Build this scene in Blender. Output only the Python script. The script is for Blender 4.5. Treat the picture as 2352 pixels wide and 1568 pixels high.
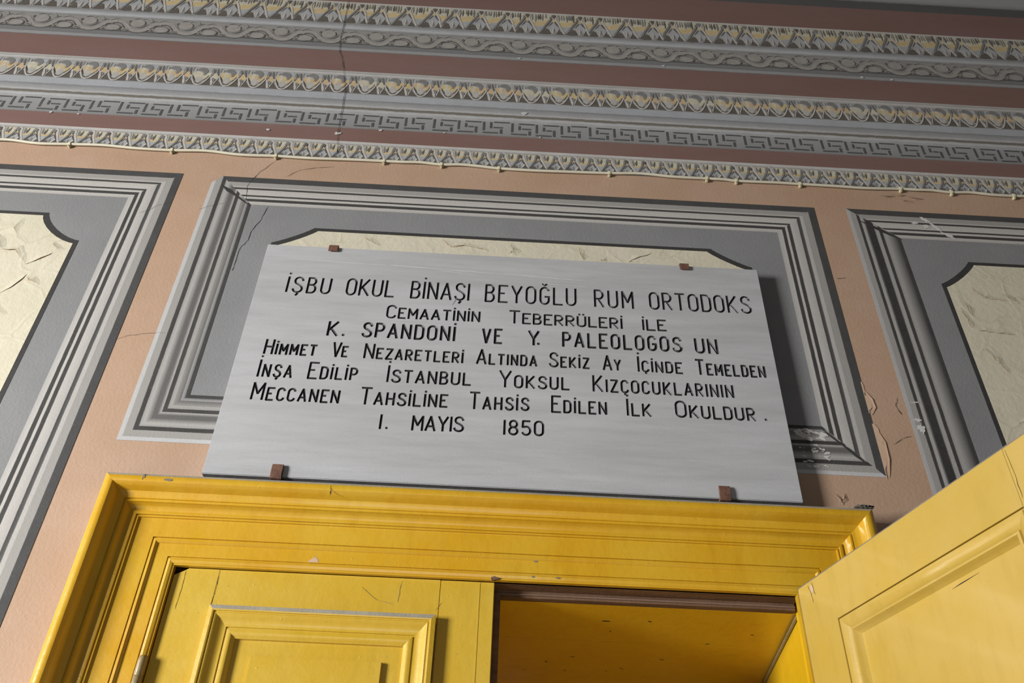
import bpy, bmesh, math, random
from mathutils import Vector, Matrix
random.seed(7)
S = bpy.context.scene
COL = S.collection
for o in list(bpy.data.objects): bpy.data.objects.remove(o)

# ------------------------------------------------------------------ camera
PITCH, ROLL, YAW, FPX = 0.673183602, 0.0394356991, -0.0184336097, 1986.87
cy, sy = math.cos(YAW), math.sin(YAW)
fwd = Vector((-sy*math.cos(PITCH), cy*math.cos(PITCH), math.sin(PITCH)))
rt0 = Vector((cy, sy, 0)); up0 = rt0.cross(fwd)
rt = rt0*math.cos(ROLL) + up0*math.sin(ROLL); up = rt.cross(fwd)
cam = bpy.data.cameras.new('camera'); camo = bpy.data.objects.new('camera', cam); COL.objects.link(camo)
cam.sensor_width = 36; cam.sensor_fit = 'HORIZONTAL'; cam.lens = FPX/2352*36; cam.clip_start = .05
m = Matrix((rt, up, -fwd)).transposed().to_4x4(); m.translation = Vector((0, -2.0, 1.6)); camo.matrix_world = m
S.camera = camo

# ------------------------------------------------------------------ world, lights, exposure
wd = bpy.data.worlds.new('world'); S.world = wd; wd.use_nodes = True
bg = wd.node_tree.nodes['Background']; bg.inputs[0].default_value = (.80, .90, 1, 1); bg.inputs[1].default_value = .055
def area(name, loc, target, sx, sy_, power, col, spread=180):
    l = bpy.data.lights.new(name, 'AREA'); l.shape = 'RECTANGLE'; l.size = sx; l.size_y = sy_; l.energy = power; l.color = col; l.spread = math.radians(spread)
    o = bpy.data.objects.new(name, l); COL.objects.link(o); o.location = loc
    o.rotation_euler = (Vector(target)-Vector(loc)).to_track_quat('-Z', 'Y').to_euler()
area('daylight_window_left', (-6.0, -3.5, 2.05), (-1.6, 0, 2.1), 1.5, 2.0, 342, (1, .985, .965), 92)
area('fill_light_behind', (-.6, -5.2, 1.2), (0, 0, 2.4), 2.2, 2.0, 35, (.86, .93, 1))  # added fill light, unseen behind the camera, brightens the recess soffit
S.view_settings.view_transform = 'Standard'; S.view_settings.look = 'None'
S.view_settings.exposure = -0.46; S.view_settings.gamma = 1; S.view_settings.use_curve_mapping = False

# ------------------------------------------------------------------ materials
ALB = .74      # all paint albedos are given relative to this
def new_mat(name):
    mt = bpy.data.materials.new(name); mt.use_nodes = True
    nt = mt.node_tree; return mt, nt, nt.nodes['Principled BSDF'], nt.nodes, nt.links
def coords(nt, scale=(1, 1, 1)):
    tc = nt.nodes.new('ShaderNodeTexCoord'); mp = nt.nodes.new('ShaderNodeMapping'); mp.inputs['Scale'].default_value = scale
    g = nt.nodes.new('ShaderNodeNewGeometry'); nt.links.new(g.outputs['Position'], mp.inputs[0]); return mp.outputs[0]
def noise(nt, vec, scale, detail=4, rough=.6):
    n = nt.nodes.new('ShaderNodeTexNoise'); n.inputs['Scale'].default_value = scale; n.inputs['Detail'].default_value = detail
    n.inputs['Roughness'].default_value = rough; nt.links.new(vec, n.inputs['Vector']); return n.outputs['Fac']
def maprange(nt, v, a, b, c, d):
    n = nt.nodes.new('ShaderNodeMapRange'); nt.links.new(v, n.inputs[0])
    for i, x in enumerate((a, b, c, d)): n.inputs[i+1].default_value = x
    return n.outputs[0]
def mix(nt, f, a, b, mode='MIX'):
    n = nt.nodes.new('ShaderNodeMix'); n.data_type = 'RGBA'; n.blend_type = mode
    for i, v in ((0, f), (6, a), (7, b)):
        if hasattr(v, 'is_linked') or hasattr(v, 'links'): nt.links.new(v, n.inputs[i])
        else: n.inputs[i].default_value = v if i == 0 else (*[x*ALB for x in v], 1) if len(v) == 3 else v
    return n.outputs[2]
def bump(nt, bs, h, strength, dist=.002, prev=None):
    b = nt.nodes.new('ShaderNodeBump'); b.inputs['Strength'].default_value = strength; b.inputs['Distance'].default_value = dist
    nt.links.new(h, b.inputs['Height'])
    if prev: nt.links.new(prev, b.inputs['Normal'])
    nt.links.new(b.outputs[0], bs.inputs['Normal']); return b.outputs[0]
def sc(c, k): return tuple(min(1, x*k) for x in c)
def paint(name, col, var=.12, col2=None, rough=.75, bstr=.3, bscale=160, nscale=9, stretch=(1, 1, 1), spec=.3):
    mt, nt, bs, N, L = new_mat(name)
    v = coords(nt, stretch)
    n1 = noise(nt, v, nscale, 5, .65); n2 = noise(nt, v, nscale*7, 3)
    c = mix(nt, maprange(nt, n1, .3, .7, 0, 1), sc(col, 1-var), col2 or sc(col, 1+var))
    c = mix(nt, maprange(nt, n2, .35, .75, 0, .35), c, sc(col, 1-1.2*var))
    L.new(c, bs.inputs['Base Color']); bs.inputs['Roughness'].default_value = rough; bs.inputs['Specular IOR Level'].default_value = spec
    if bstr: bump(nt, bs, noise(nt, coords(nt), bscale, 3), bstr)
    return mt
def enamel(name, col, col2, rough=.3, dirt=.0):
    mt, nt, bs, N, L = new_mat(name)
    v = coords(nt)
    c = mix(nt, maprange(nt, noise(nt, v, 3.2, 5, .6), .35, .68, 0, 1), col, col2)
    c = mix(nt, maprange(nt, noise(nt, coords(nt, (1, 1, .25)), 30, 4), .5, .8, 0, .45), c, sc(col2, .82))
    c = mix(nt, maprange(nt, noise(nt, v, 75, 2), .70, .80, 0, .6), c, (.42, .30, .08))
    L.new(c, bs.inputs['Base Color'])
    L.new(maprange(nt, noise(nt, v, 12, 4), .3, .7, rough, rough+.16), bs.inputs['Roughness']); bs.inputs['Coat Weight'].default_value = .7; bs.inputs['Coat Roughness'].default_value = .13
    p = bump(nt, bs, noise(nt, v, 55, 3), .22, .003)
    vo = nt.nodes.new('ShaderNodeTexVoronoi'); vo.inputs['Scale'].default_value = 28; L.new(v, vo.inputs['Vector'])
    bump(nt, bs, maprange(nt, vo.outputs['Distance'], .02, .075, 1, 0), .35, .0016, p)
    return mt
def ramp(name, stops, mottle=.12, edge=.004, width=.15, rough=.75, horizontal=False):
    """soft painted lines running along a strip; v of the UV map is the distance across the strip"""
    mt, nt, bs, N, L = new_mat(name)
    uv = N.new('ShaderNodeTexCoord'); sep = N.new('ShaderNodeSeparateXYZ'); L.new(uv.outputs['UV'], sep.inputs[0])
    pos = coords(nt)
    nz = maprange(nt, noise(nt, pos, 22, 4, .7), .25, .75, -edge/width, edge/width)
    ad = N.new('ShaderNodeMath'); ad.operation = 'ADD'; L.new(sep.outputs['Y'], ad.inputs[0]); L.new(nz, ad.inputs[1])
    cr = N.new('ShaderNodeValToRGB'); el = cr.color_ramp.elements
    el[0].position = stops[0][0]; el[1].position = stops[-1][0]
    for i in (0, -1): el[i].color = (*sc(stops[i][1], ALB), 1)
    for p_, c_ in stops[1:-1]:
        e = el.new(p_); e.color = (*sc(c_, ALB), 1)
    L.new(ad.outputs[0], cr.inputs[0])
    c = mix(nt, maprange(nt, noise(nt, pos, 14, 5, .7), .3, .7, 0, mottle*2.2), cr.outputs[0], (.23, .22, .20))
    c = mix(nt, maprange(nt, noise(nt, pos, 190, 2), .66, .74, 0, mottle*2), c, (.6, .6, .58))
    L.new(c, bs.inputs['Base Color']); bs.inputs['Roughness'].default_value = rough; bs.inputs['Specular IOR Level'].default_value = .25
    bump(nt, bs, noise(nt, pos, 150, 3), .3)
    return mt
def g(v, warm=0): return (v*(1+warm), v, v*(1-warm*1.4))
def hard(w, *segs):
    """segs: (end offset, colour or (colour, colour)) -> ramp stops with crisp joints"""
    out = []; a = 0; e = .0009/w
    for end, c in segs:
        c0, c1 = c if isinstance(c[0], tuple) else (c, c)
        out.append((a/w+(e if a else 0), c0)); out.append((min(1, end/w)-(e if end < w else 0), c1)); a = end
    return out

DK, MID, LT, GRY = g(.050, .03), g(.36, .04), g(.54, .04), g(.265, -.01)
M = {}
M['salmon'] = paint('salmon_wall_paint', (.525, .345, .225), .07, (.545, .375, .275), .7, .45, 110, 4)
M['field'] = paint('grey_panel_paint', GRY, .07, None, .7, .45, 120, 5)
M['dark'] = paint('dark_line_paint', DK, .18, None, .6, .3, 150, 30)
M['light'] = paint('light_line_paint', LT, .1, None, .7, .3, 150, 30)
M['maroon'] = paint('maroon_band_paint', (.26, .150, .125), .12, (.25, .155, .14), .6, .25, 120, 5, (.35, 1, 1.6))
M['crack'] = paint('crack_shadow', (.035, .03, .028), .1, None, .9, 0)
M['undercoat'] = paint('exposed_undercoat', (.66, .46, .32), .08, None, .8, .3)
M['plaster'] = paint('bare_plaster_white', (.66, .65, .62), .1, None, .85, .4)
M['tip'] = paint('dusty_flake_edge', (.44, .30, .16), .15, None, .85, 0)
def cream():
    mt, nt, bs, N, L = new_mat('peeling_cream_paint')
    v = coords(nt); wv = N.new('ShaderNodeMix'); wv.data_type = 'VECTOR'
    nn = N.new('ShaderNodeTexNoise'); nn.inputs['Scale'].default_value = 6; L.new(v, nn.inputs['Vector'])
    wv.inputs[0].default_value = .14; L.new(v, wv.inputs[4]); L.new(nn.outputs['Color'], wv.inputs[5])
    vo = N.new('ShaderNodeTexVoronoi'); vo.feature = 'DISTANCE_TO_EDGE'; vo.inputs['Scale'].default_value = 7; L.new(wv.outputs[1], vo.inputs['Vector'])
    mask = maprange(nt, noise(nt, v, 5, 3), .45, .62, 0, 1)
    ln = maprange(nt, vo.outputs['Distance'], .0, .02, 1, 0)
    mu = N.new('ShaderNodeMath'); mu.operation = 'MULTIPLY'; L.new(mask, mu.inputs[0]); L.new(ln, mu.inputs[1])
    c = mix(nt, maprange(nt, noise(nt, v, 6, 4), .35, .7, 0, 1), (.69, .645, .485), (.73, .67, .53))
    mu2 = N.new('ShaderNodeMath'); mu2.operation = 'MULTIPLY'; L.new(mu.outputs[0], mu2.inputs[0]); mu2.inputs[1].default_value = .28
    c = mix(nt, mu2.outputs[0], c, (.38, .27, .16))
    L.new(c, bs.inputs['Base Color']); bs.inputs['Roughness'].default_value = .6
    p = bump(nt, bs, noise(nt, v, 60, 4), .35, .004)
    p = bump(nt, bs, noise(nt, v, 7, 2), .16, .02, p)
    bump(nt, bs, maprange(nt, vo.outputs['Distance'], 0, .06, 1, 0), .15, .003, p)
    return mt
M['cream'] = cream()
YA, YB = (.72, .445, .030), (.69, .36, .008)
M['yellow'] = enamel('yellow_enamel', YA, YB)
M['yellow_leaf'] = enamel('yellow_enamel_doors', (.70, .475, .055), (.67, .415, .022), .34)
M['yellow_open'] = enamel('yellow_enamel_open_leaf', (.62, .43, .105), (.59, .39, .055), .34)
M['yellow_deep'] = enamel('yellow_enamel_soffit', (.90, .56, .004), (.86, .49, .002), .5)
M['dust'] = paint('grey_dust_on_paint', (.40, .36, .28), .15, None, .95, .4, 200, 20)
M['dirt'] = paint('dirty_paint_edge', (.23, .20, .16), .25, None, .6, .4, 200, 25)
M['wood'] = paint('bare_brown_wood', (.16, .085, .045), .35, (.26, .15, .09), .8, .6, 90, 18, (.15, 1, 1.5))
M['wood_pink'] = paint('worn_primer', (.36, .24, .2), .25, (.2, .13, .08), .8, .4, 90, 30, (.15, 1, 1.5))
M['rust'] = paint('rusted_iron', (.16, .075, .05), .3, (.24, .12, .08), .75, .7, 90, 60)
M['hinge'] = paint('grimy_hinge', (.34, .27, .15), .25, (.42, .30, .10), .4, .4, 120, 25, spec=.5)
M['cable'] = paint('cream_cable', (.72, .68, .54), .05, None, .45, 0)
M['clip'] = paint('ivory_clip', (.80, .75, .50), .05, None, .4, 0)
M['nail'] = paint('nail_steel', (.12, .11, .10), .1, None, .4, 0)
M['ceiling'] = paint('ceiling_plaster', (.40, .39, .36), .06, None, .9, .3)
M['sidewall'] = paint('side_wall_paint', (.45, .33, .25), .06, None, .8, .3)
M['floor'] = paint('stone_floor', (.78, .72, .62), .12, None, .5, .2, 60, 3)
M['joint'] = paint('floor_joint', (.12, .11, .10), .1, None, .9, 0)
def marble():
    mt, nt, bs, N, L = new_mat('grey_white_marble')
    v = coords(nt, (.55, 1, 5)); v2 = coords(nt, (1, 1, 1.8))
    c = mix(nt, maprange(nt, noise(nt, v, 4.0, 6, .6), .32, .68, 0, 1), (.455, .459, .464), (.553, .559, .572))
    c = mix(nt, maprange(nt, noise(nt, v, 17, 5, .6), .5, .72, 0, .35), c, (.41, .41, .415))
    c = mix(nt, maprange(nt, noise(nt, v2, 260, 2), .55, .8, 0, .35), c, (.34, .34, .345))
    L.new(c, bs.inputs['Base Color']); bs.inputs['Roughness'].default_value = .42; bs.inputs['Specular IOR Level'].default_value = .4
    bump(nt, bs, noise(nt, v2, 140, 3), .12)
    return mt
M['marble'] = marble(); M['under'] = paint('dirty_shaded_marble_underside', (.22, .22, .225), .15, None, .9, .3, 120, 20); M['scratch'] = paint('pale_scratch', (.72, .72, .70), .1, None, .8, 0)  # under: grimy underside of the slab, its shade also put into the colour
M['letter'] = paint('black_letter_paint', (.022, .024, .025), .35, (.06, .06, .06), .42, .3, 200, 60)
PAL = dict(
    o_bg=g(.40, .02), o_dk=(.135, .118, .10), o_md=g(.225, .03), o_lt=g(.47, .04), o_wh=g(.54, .06), o_ye=(.62, .49, .27),
    o_or=(.60, .455, .28), o_cr=(.60, .56, .43), o_bl=(.42, .43, .44), o_me=(.095, .097, .100), o_sc=g(.33, .04), o_sd=g(.135, .06), o_sl=g(.345, .06))
for k, c in PAL.items(): M[k] = paint('ornament_'+k[2:]+'_paint', c, .14, None, .75, .2, 150, 35)

# ------------------------------------------------------------------ helpers
def link(name, me, parent=None, mats=()):
    o = bpy.data.objects.new(name, me); COL.objects.link(o); o.parent = parent
    for mt in mats:
        if me is not None: me.materials.append(M[mt])
    return o
def props(o, label=None, cat=None, group=None, kind=None):
    for k, v in (('label', label), ('category', cat), ('group', group), ('kind', kind)):
        if v: o[k] = v
    return o
def empty(name, loc=(0, 0, 0)):
    o = bpy.data.objects.new(name, None); COL.objects.link(o); o.location = loc; o.empty_display_size = .1; return o
def mesh(verts, faces, uvs=None, mi=None, smooth=False):
    me = bpy.data.meshes.new('m'); me.from_pydata([tuple(v) for v in verts], [], faces)
    if uvs:
        lay = me.uv_layers.new(name='UVMap'); i = 0
        for f in faces:
            for vi in f: lay.data[i].uv = uvs[vi]; i += 1
    if mi: me.polygons.foreach_set('material_index', mi)
    if smooth: me.polygons.foreach_set('use_smooth', [True]*len(me.polygons))
    me.update(); return me
def fix_normals(me):
    bm = bmesh.new(); bm.from_mesh(me); bmesh.ops.recalc_face_normals(bm, faces=bm.faces); bm.to_mesh(me); bm.free(); return me
def box(x0, x1, y0, y1, z0, z1, bev=0, seg=2):
    bm = bmesh.new(); bmesh.ops.create_cube(bm, size=1)
    for v in bm.verts: v.co = Vector(((x0+x1)/2+v.co.x*(x1-x0), (y0+y1)/2+v.co.y*(y1-y0), (z0+z1)/2+v.co.z*(z1-z0)))
    if bev: bmesh.ops.bevel(bm, geom=list(bm.edges), offset=bev, segments=seg, affect='EDGES')
    me = bpy.data.meshes.new('m'); bm.to_mesh(me); bm.free(); return me
def join(*mes):
    bm = bmesh.new()
    for me in mes: bm.from_mesh(me)
    me = bpy.data.meshes.new('m'); bm.to_mesh(me); bm.free(); return me
def prism(poly, y0, y1):
    """polygon in the X-Z plane extruded from y0 (front) to y1 (back)"""
    n = len(poly); vs = [(x, y0, z) for x, z in poly]+[(x, y1, z) for x, z in poly]
    fs = [tuple(range(n)), tuple(range(2*n-1, n-1, -1))]+[(i, i+n, (i+1) % n+n, (i+1) % n) for i in range(n)]
    return fix_normals(mesh(vs, fs))
PT = .0005     # thickness of a coat of paint
def film(poly, y, t=PT):
    return prism(poly, y, y+t)
def catmull(pts, n=5, closed=False):
    if len(pts) < 3: return pts
    out = []; P = [Vector(p) for p in pts]; N_ = len(P)
    rng = range(N_) if closed else range(N_-1)
    for i in rng:
        if closed: a, b, c, d = P[(i-1) % N_], P[i], P[(i+1) % N_], P[(i+2) % N_]
        else: a, b, c, d = P[max(0, i-1)], P[i], P[i+1], P[min(N_-1, i+2)]
        for k in range(n):
            t = k/n
            out.append(tuple(.5*((2*b)+(-a+c)*t+(2*a-5*b+4*c-d)*t*t+(-a+3*b-3*c+d)*t**3)))
    if not closed: out.append(tuple(P[-1]))
    return out
def ribbon(pts, w, taper=0):
    """outline polygon (list of quads) of a stroke in 2-D"""
    L, R_ = [], []
    n = len(pts)
    for i in range(n):
        a = Vector(pts[max(0, i-1)]); b = Vector(pts[min(n-1, i+1)]); d = (b-a); d = d.normalized() if d.length else Vector((1, 0))
        nn = Vector((-d.y, d.x)); k = w/2*(1-taper*abs(2*i/(n-1)-1) if n > 1 else 1)
        p = Vector(pts[i]); L.append(tuple(p+nn*k)); R_.append(tuple(p-nn*k))
    return L, R_
def soft(me, ang=32):
    me.polygons.foreach_set('use_smooth', [True]*len(me.polygons)); me.set_sharp_from_angle(angle=math.radians(ang)); return me
def sweep(prof, p0, p1, side, mats=None, smooth=False):
    """mitred moulding run. prof: (d, h) d = distance from the sight edge, h = height in front of y plane.
    p0/p1: (point, mitre sign) handled by callable side(d) -> (start xyz, end xyz)"""
    vs = []; fs = []
    for d, h in prof:
        a, b = side(d, h); vs += [a, b]
    for i in range(len(prof)-1): fs.append((2*i, 2*i+2, 2*i+3, 2*i+1))
    n = len(prof); fs.append(tuple(range(0, 2*n, 2))[::-1]); fs.append(tuple(range(1, 2*n, 2)))
    fs.append((0, 1, 2*n-1, 2*n-2))
    mi = ([m_ for m_ in mats]+[0, 0, 0]) if mats else None
    return soft(fix_normals(mesh(vs, fs, mi=mi)))

# ------------------------------------------------------------------ structure
OX, OZ = .75, 2.448                    # sight size of the door opening
wall = link('wall_front', join(box(-4.6, -.92, 0, .30, 0, 5.75), box(.92, 4.6, 0, .30, 0, 5.75), box(-.92, .92, 0, .30, 2.62, 5.75)), None, ['salmon'])
props(wall, 'salmon painted wall with grey painted panels and painted cornice bands above the doorway', 'wall', kind='structure')
fl = link('floor', box(-4.6, 4.6, -6, 0, -.2, 0), None, ['floor']); props(fl, kind='structure')
props(link('floor_inner', box(-.92, .92, .0, 1.1, -.2, 0), fl, ['floor']), kind='structure'); fl.children[0].name = 'threshold'
cl = link('ceiling', box(-4.6, 4.6, -6, .3, 5.75, 5.95), None, ['ceiling']); props(cl, kind='structure')
wr = link('wall_right', box(4.6, 4.8, -6, .3, 0, 5.75), None, ['sidewall']); props(wr, kind='structure')

# ---- painted panels
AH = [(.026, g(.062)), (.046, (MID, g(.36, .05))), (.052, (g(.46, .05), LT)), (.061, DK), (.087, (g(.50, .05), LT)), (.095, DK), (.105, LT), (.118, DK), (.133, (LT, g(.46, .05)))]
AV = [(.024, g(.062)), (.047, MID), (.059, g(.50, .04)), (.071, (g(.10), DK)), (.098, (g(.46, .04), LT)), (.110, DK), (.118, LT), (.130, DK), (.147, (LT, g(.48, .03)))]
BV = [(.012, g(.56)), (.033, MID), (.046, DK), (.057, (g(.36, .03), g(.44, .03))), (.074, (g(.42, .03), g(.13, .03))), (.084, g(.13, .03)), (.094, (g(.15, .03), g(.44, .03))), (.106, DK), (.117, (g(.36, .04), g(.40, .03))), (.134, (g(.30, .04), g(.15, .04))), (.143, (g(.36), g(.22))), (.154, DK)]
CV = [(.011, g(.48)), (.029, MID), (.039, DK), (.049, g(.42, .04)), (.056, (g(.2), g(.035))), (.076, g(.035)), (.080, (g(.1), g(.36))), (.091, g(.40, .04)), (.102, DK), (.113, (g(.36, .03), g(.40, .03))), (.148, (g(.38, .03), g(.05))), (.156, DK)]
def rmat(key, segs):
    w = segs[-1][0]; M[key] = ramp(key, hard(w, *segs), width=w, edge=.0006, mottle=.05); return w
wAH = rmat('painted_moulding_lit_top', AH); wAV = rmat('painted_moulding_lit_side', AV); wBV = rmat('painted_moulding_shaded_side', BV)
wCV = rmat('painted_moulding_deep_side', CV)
def side_film(poly, vfun, ufun, y, matname, parent, name='painted_moulding'):
    n = len(poly); vs = [(x, y, z) for x, z in poly]+[(x, y+PT, z) for x, z in poly]
    fs = [tuple(range(n)), tuple(range(2*n-1, n-1, -1))]+[(i, i+n, (i+1) % n+n, (i+1) % n) for i in range(n)]
    uv = [(ufun(x, z), vfun(x, z)) for x, z in poly]*2
    return link(name, mesh(vs, fs, uv), parent, [matname])
def lines(parent, pts, w, mat, name, y=-.0022, taper=.6, t=.0003):
    L, R_ = ribbon(pts, w, taper); return link(name, prism(L+R_[::-1], y, y+t), parent, [mat])
def rough_line(pts, w, mat, parent, name, y=-.0022, jit=.003, n=4):
    out = []
    for i in range(len(pts)-1):
        for k in range(n):
            t = k/n; out.append((pts[i][0]*(1-t)+pts[i+1][0]*t+random.uniform(-jit, jit)*(k > 0), pts[i][1]*(1-t)+pts[i+1][1]*t+random.uniform(-jit, jit)*(k > 0)))
    out.append(pts[-1])
    vs = []; fs = []
    for i, p in enumerate(out):
        a = Vector(out[max(0, i-1)]); b = Vector(out[min(len(out)-1, i+1)]); d = (b-a).normalized(); nn = Vector((-d.y, d.x)); k = w/2*random.uniform(.35, 1.3)
        if i in (0, len(out)-1): k *= .2
        for yy in (y, y+.0003):
            vs += [(p[0]+nn.x*k, yy, p[1]+nn.y*k), (p[0]-nn.x*k, yy, p[1]-nn.y*k)]
        if i: q = 4*(i-1); r = 4*i; fs += [(q, q+1, r+1, r), (q+3, q+2, r+2, r+3), (q, r, r+2, q+2), (q+1, q+3, r+3, r+1)]
    fs += [(0, 2, 3, 1), (r, r+1, r+3, r+2)]
    return link(name, mesh(vs, fs), parent, [mat])
def panel(name, x0, x1, z0, z1, left, right, bottom, label, notch, chamfer=False, bend=1.35):
    wl, wr_, wt, wb = left[1], right[1], wAH, bottom[1]
    p = link(name, film([(x0+wl, z0+wb), (x1-wr_, z0+wb), (x1-wr_, z1-wt), (x0+wl, z1-wt)], -.0006), wall, ['field'])
    p['label'] = label
    y = -.0012
    ch = .018 if chamfer else 0
    tl = [(x0, z1)] if not ch else [(x0+.005, z1-.035), (x0+.030, z1)]
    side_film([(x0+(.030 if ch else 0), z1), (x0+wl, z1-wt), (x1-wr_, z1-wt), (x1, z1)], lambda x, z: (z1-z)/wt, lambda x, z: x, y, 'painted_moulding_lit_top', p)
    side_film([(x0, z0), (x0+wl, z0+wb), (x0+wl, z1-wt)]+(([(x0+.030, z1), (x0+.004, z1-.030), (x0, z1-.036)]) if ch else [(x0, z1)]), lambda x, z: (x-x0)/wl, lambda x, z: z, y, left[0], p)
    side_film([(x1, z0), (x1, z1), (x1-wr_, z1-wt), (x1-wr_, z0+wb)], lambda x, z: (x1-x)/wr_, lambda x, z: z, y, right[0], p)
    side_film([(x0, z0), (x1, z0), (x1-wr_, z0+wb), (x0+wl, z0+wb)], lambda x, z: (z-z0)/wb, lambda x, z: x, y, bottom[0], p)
    # cream centre with notched corners and its dark outline
    cx0, cx1, cz0, cz1, nx, nz = notch
    def outline(g_):
        out = []
        X0, X1, Z0, Z1 = cx0+g_, cx1-g_, cz0+g_, cz1-g_
        for (cx, cz, sx, sz, rev) in ((X0, Z0, 1, 1, 0), (X1, Z0, -1, 1, 1), (X1, Z1, -1, -1, 0), (X0, Z1, 1, -1, 1)):
            seg = []
            for k in range(9):
                a = math.pi/2*k/8
                e = bend
                seg.append((cx+sx*nx*max(0, math.cos(a))**e, cz+sz*nz*max(0, math.sin(a))**e))
            # start on the vertical side for corner order counter-clockwise from bottom-left
            seg = seg[::-1] if not rev else seg
            out.extend(seg)
        return out
    c = link('cream_outline', film(outline(0), -.0012), p, ['dark'])
    c2 = link('cream_centre', film(outline(.014), -.0018), p, ['cream'])
    return p
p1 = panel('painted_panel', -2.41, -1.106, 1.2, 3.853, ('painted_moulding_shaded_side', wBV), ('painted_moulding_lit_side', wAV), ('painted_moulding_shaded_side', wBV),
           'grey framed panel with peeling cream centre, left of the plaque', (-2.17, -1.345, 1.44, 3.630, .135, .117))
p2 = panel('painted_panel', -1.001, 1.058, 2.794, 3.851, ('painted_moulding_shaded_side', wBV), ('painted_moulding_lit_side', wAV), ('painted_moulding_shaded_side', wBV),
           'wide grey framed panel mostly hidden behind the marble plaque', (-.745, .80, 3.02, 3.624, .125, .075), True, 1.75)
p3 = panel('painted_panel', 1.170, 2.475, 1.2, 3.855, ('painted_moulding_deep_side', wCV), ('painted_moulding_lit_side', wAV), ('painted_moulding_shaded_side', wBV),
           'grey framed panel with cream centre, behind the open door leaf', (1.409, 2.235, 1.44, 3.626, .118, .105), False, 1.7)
# mitre strokes painted on the lower right corner and the shaded upper corners
for pts, w in (([(1.058-.040, 2.794+.034), (1.058-.150, 2.794+.146)], .013), ([(-.965, 3.806), (-.850, 3.712)], .013)):
    rough_line(pts, w, 'dark', p2, 'mitre_line', -.0018, .001)
rough_line([(1.200, 3.800), (1.330, 3.715)], .014, 'dark', p3, 'mitre_line', -.0018, .001)

# ---- peeling paint: cracks with a lifted edge, on the cream fields
def flake(pts, w, lift, parent, jit=.004, y=-.0019, mat='cream'):
    n = len(pts); vs = []; fs = []
    for i, p in enumerate(pts):
        a = Vector(pts[max(0, i-1)]); b = Vector(pts[min(n-1, i+1)]); d = (b-a).normalized(); nn = Vector((-d.y, d.x))
        e = math.sin(math.pi*i/(n-1)); ww = w*(.35+.65*e)*random.uniform(.8, 1.2); l = lift*e*random.uniform(.6, 1.2)+.0003
        q = Vector(p)+Vector((random.uniform(-jit, jit), random.uniform(-jit, jit)))*(0 < i < n-1)
        f = q+nn*ww; mi_ = q+nn*ww*.4
        vs += [(q.x, y-l, q.y), (mi_.x, y-l*.45, mi_.y), (f.x, y+.0001, f.y), (q.x+nn.x*.001, y-l+.0007, q.y+nn.y*.001), (f.x, y+.0005, f.y)]
        if i:
            a_, b_ = 5*(i-1), 5*i
            fs += [(a_, b_, b_+1, a_+1), (a_+1, b_+1, b_+2, a_+2), (a_, a_+3, b_+3, b_), (a_+3, a_+4, b_+4, b_+3)]
    o = link('paint_flake', mesh(vs, fs), parent, [mat]); return o
def fp(L_): return [L_[0]]+[((a[0]+b[0])/2, (a[1]+b[1])/2) if k == 0 else b for a, b in zip(L_, L_[1:]) for k in (0, 1)]
CR1 = [[(-1.640, 3.60), (-1.635, 3.58), (-1.632, 3.57)], [(-1.645, 3.53), (-1.66, 3.49), (-1.69, 3.46), (-1.70, 3.40)], [(-1.62, 3.54), (-1.60, 3.51), (-1.575, 3.47), (-1.575, 3.44)],
       [(-1.575, 3.46), (-1.52, 3.455), (-1.47, 3.40)], [(-1.47, 3.40), (-1.43, 3.43), (-1.40, 3.46)], [(-1.50, 3.28), (-1.46, 3.33), (-1.45, 3.36)],
       [(-1.50, 3.25), (-1.47, 3.20), (-1.50, 3.17), (-1.53, 3.13), (-1.55, 3.11)], [(-1.55, 3.11), (-1.575, 3.06), (-1.585, 3.0), (-1.60, 2.95), (-1.62, 2.92)],
       [(-1.48, 3.12), (-1.50, 3.07), (-1.53, 3.03), (-1.55, 3.01)], [(-1.60, 2.90), (-1.61, 2.87), (-1.64, 2.84)], [(-1.66, 3.10), (-1.62, 3.095), (-1.57, 3.10)], [(-1.70, 3.27), (-1.64, 3.28), (-1.53, 3.27)],
       [(-1.45, 3.35), (-1.40, 3.32)], [(-1.55, 3.60), (-1.56, 3.55), (-1.64, 3.53)], [(-1.42, 3.50), (-1.40, 3.47), (-1.415, 3.45)]]
for c in CR1:
    q = fp(c); rough_line([(x, z) for x, z in q], .0035, 'tip', p1, 'paint_crack', -.0023, .003, 3)
    flake(q, .022, .0038, p1)
CR3 = [[(1.47, 3.26), (1.485, 3.23), (1.50, 3.20), (1.515, 3.17)], [(1.68, 3.29), (1.69, 3.25), (1.72, 3.20), (1.735, 3.16), (1.71, 3.13)], [(1.61, 3.12), (1.65, 3.07), (1.66, 3.04)],
       [(1.50, 3.51), (1.53, 3.47), (1.56, 3.465), (1.60, 3.46)], [(1.48, 2.99), (1.54, 3.01), (1.60, 3.03), (1.61, 3.06)], [(1.47, 3.33), (1.52, 3.325), (1.58, 3.32)], [(1.46, 3.45), (1.465, 3.42), (1.47, 3.39)],
       [(1.64, 3.48), (1.68, 3.46), (1.74, 3.455)], [(1.68, 3.37), (1.68, 3.32)], [(1.70, 3.60), (1.71, 3.57), (1.72, 3.55)], [(1.59, 3.49), (1.62, 3.47), (1.64, 3.45)], [(1.44, 3.42), (1.45, 3.37), (1.455, 3.34)]]
for c in CR3:
    q = fp(c); rough_line(q, .002, 'tip', p3, 'paint_crack', -.0023, .003, 3); flake(q, .018, .0022, p3)
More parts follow.
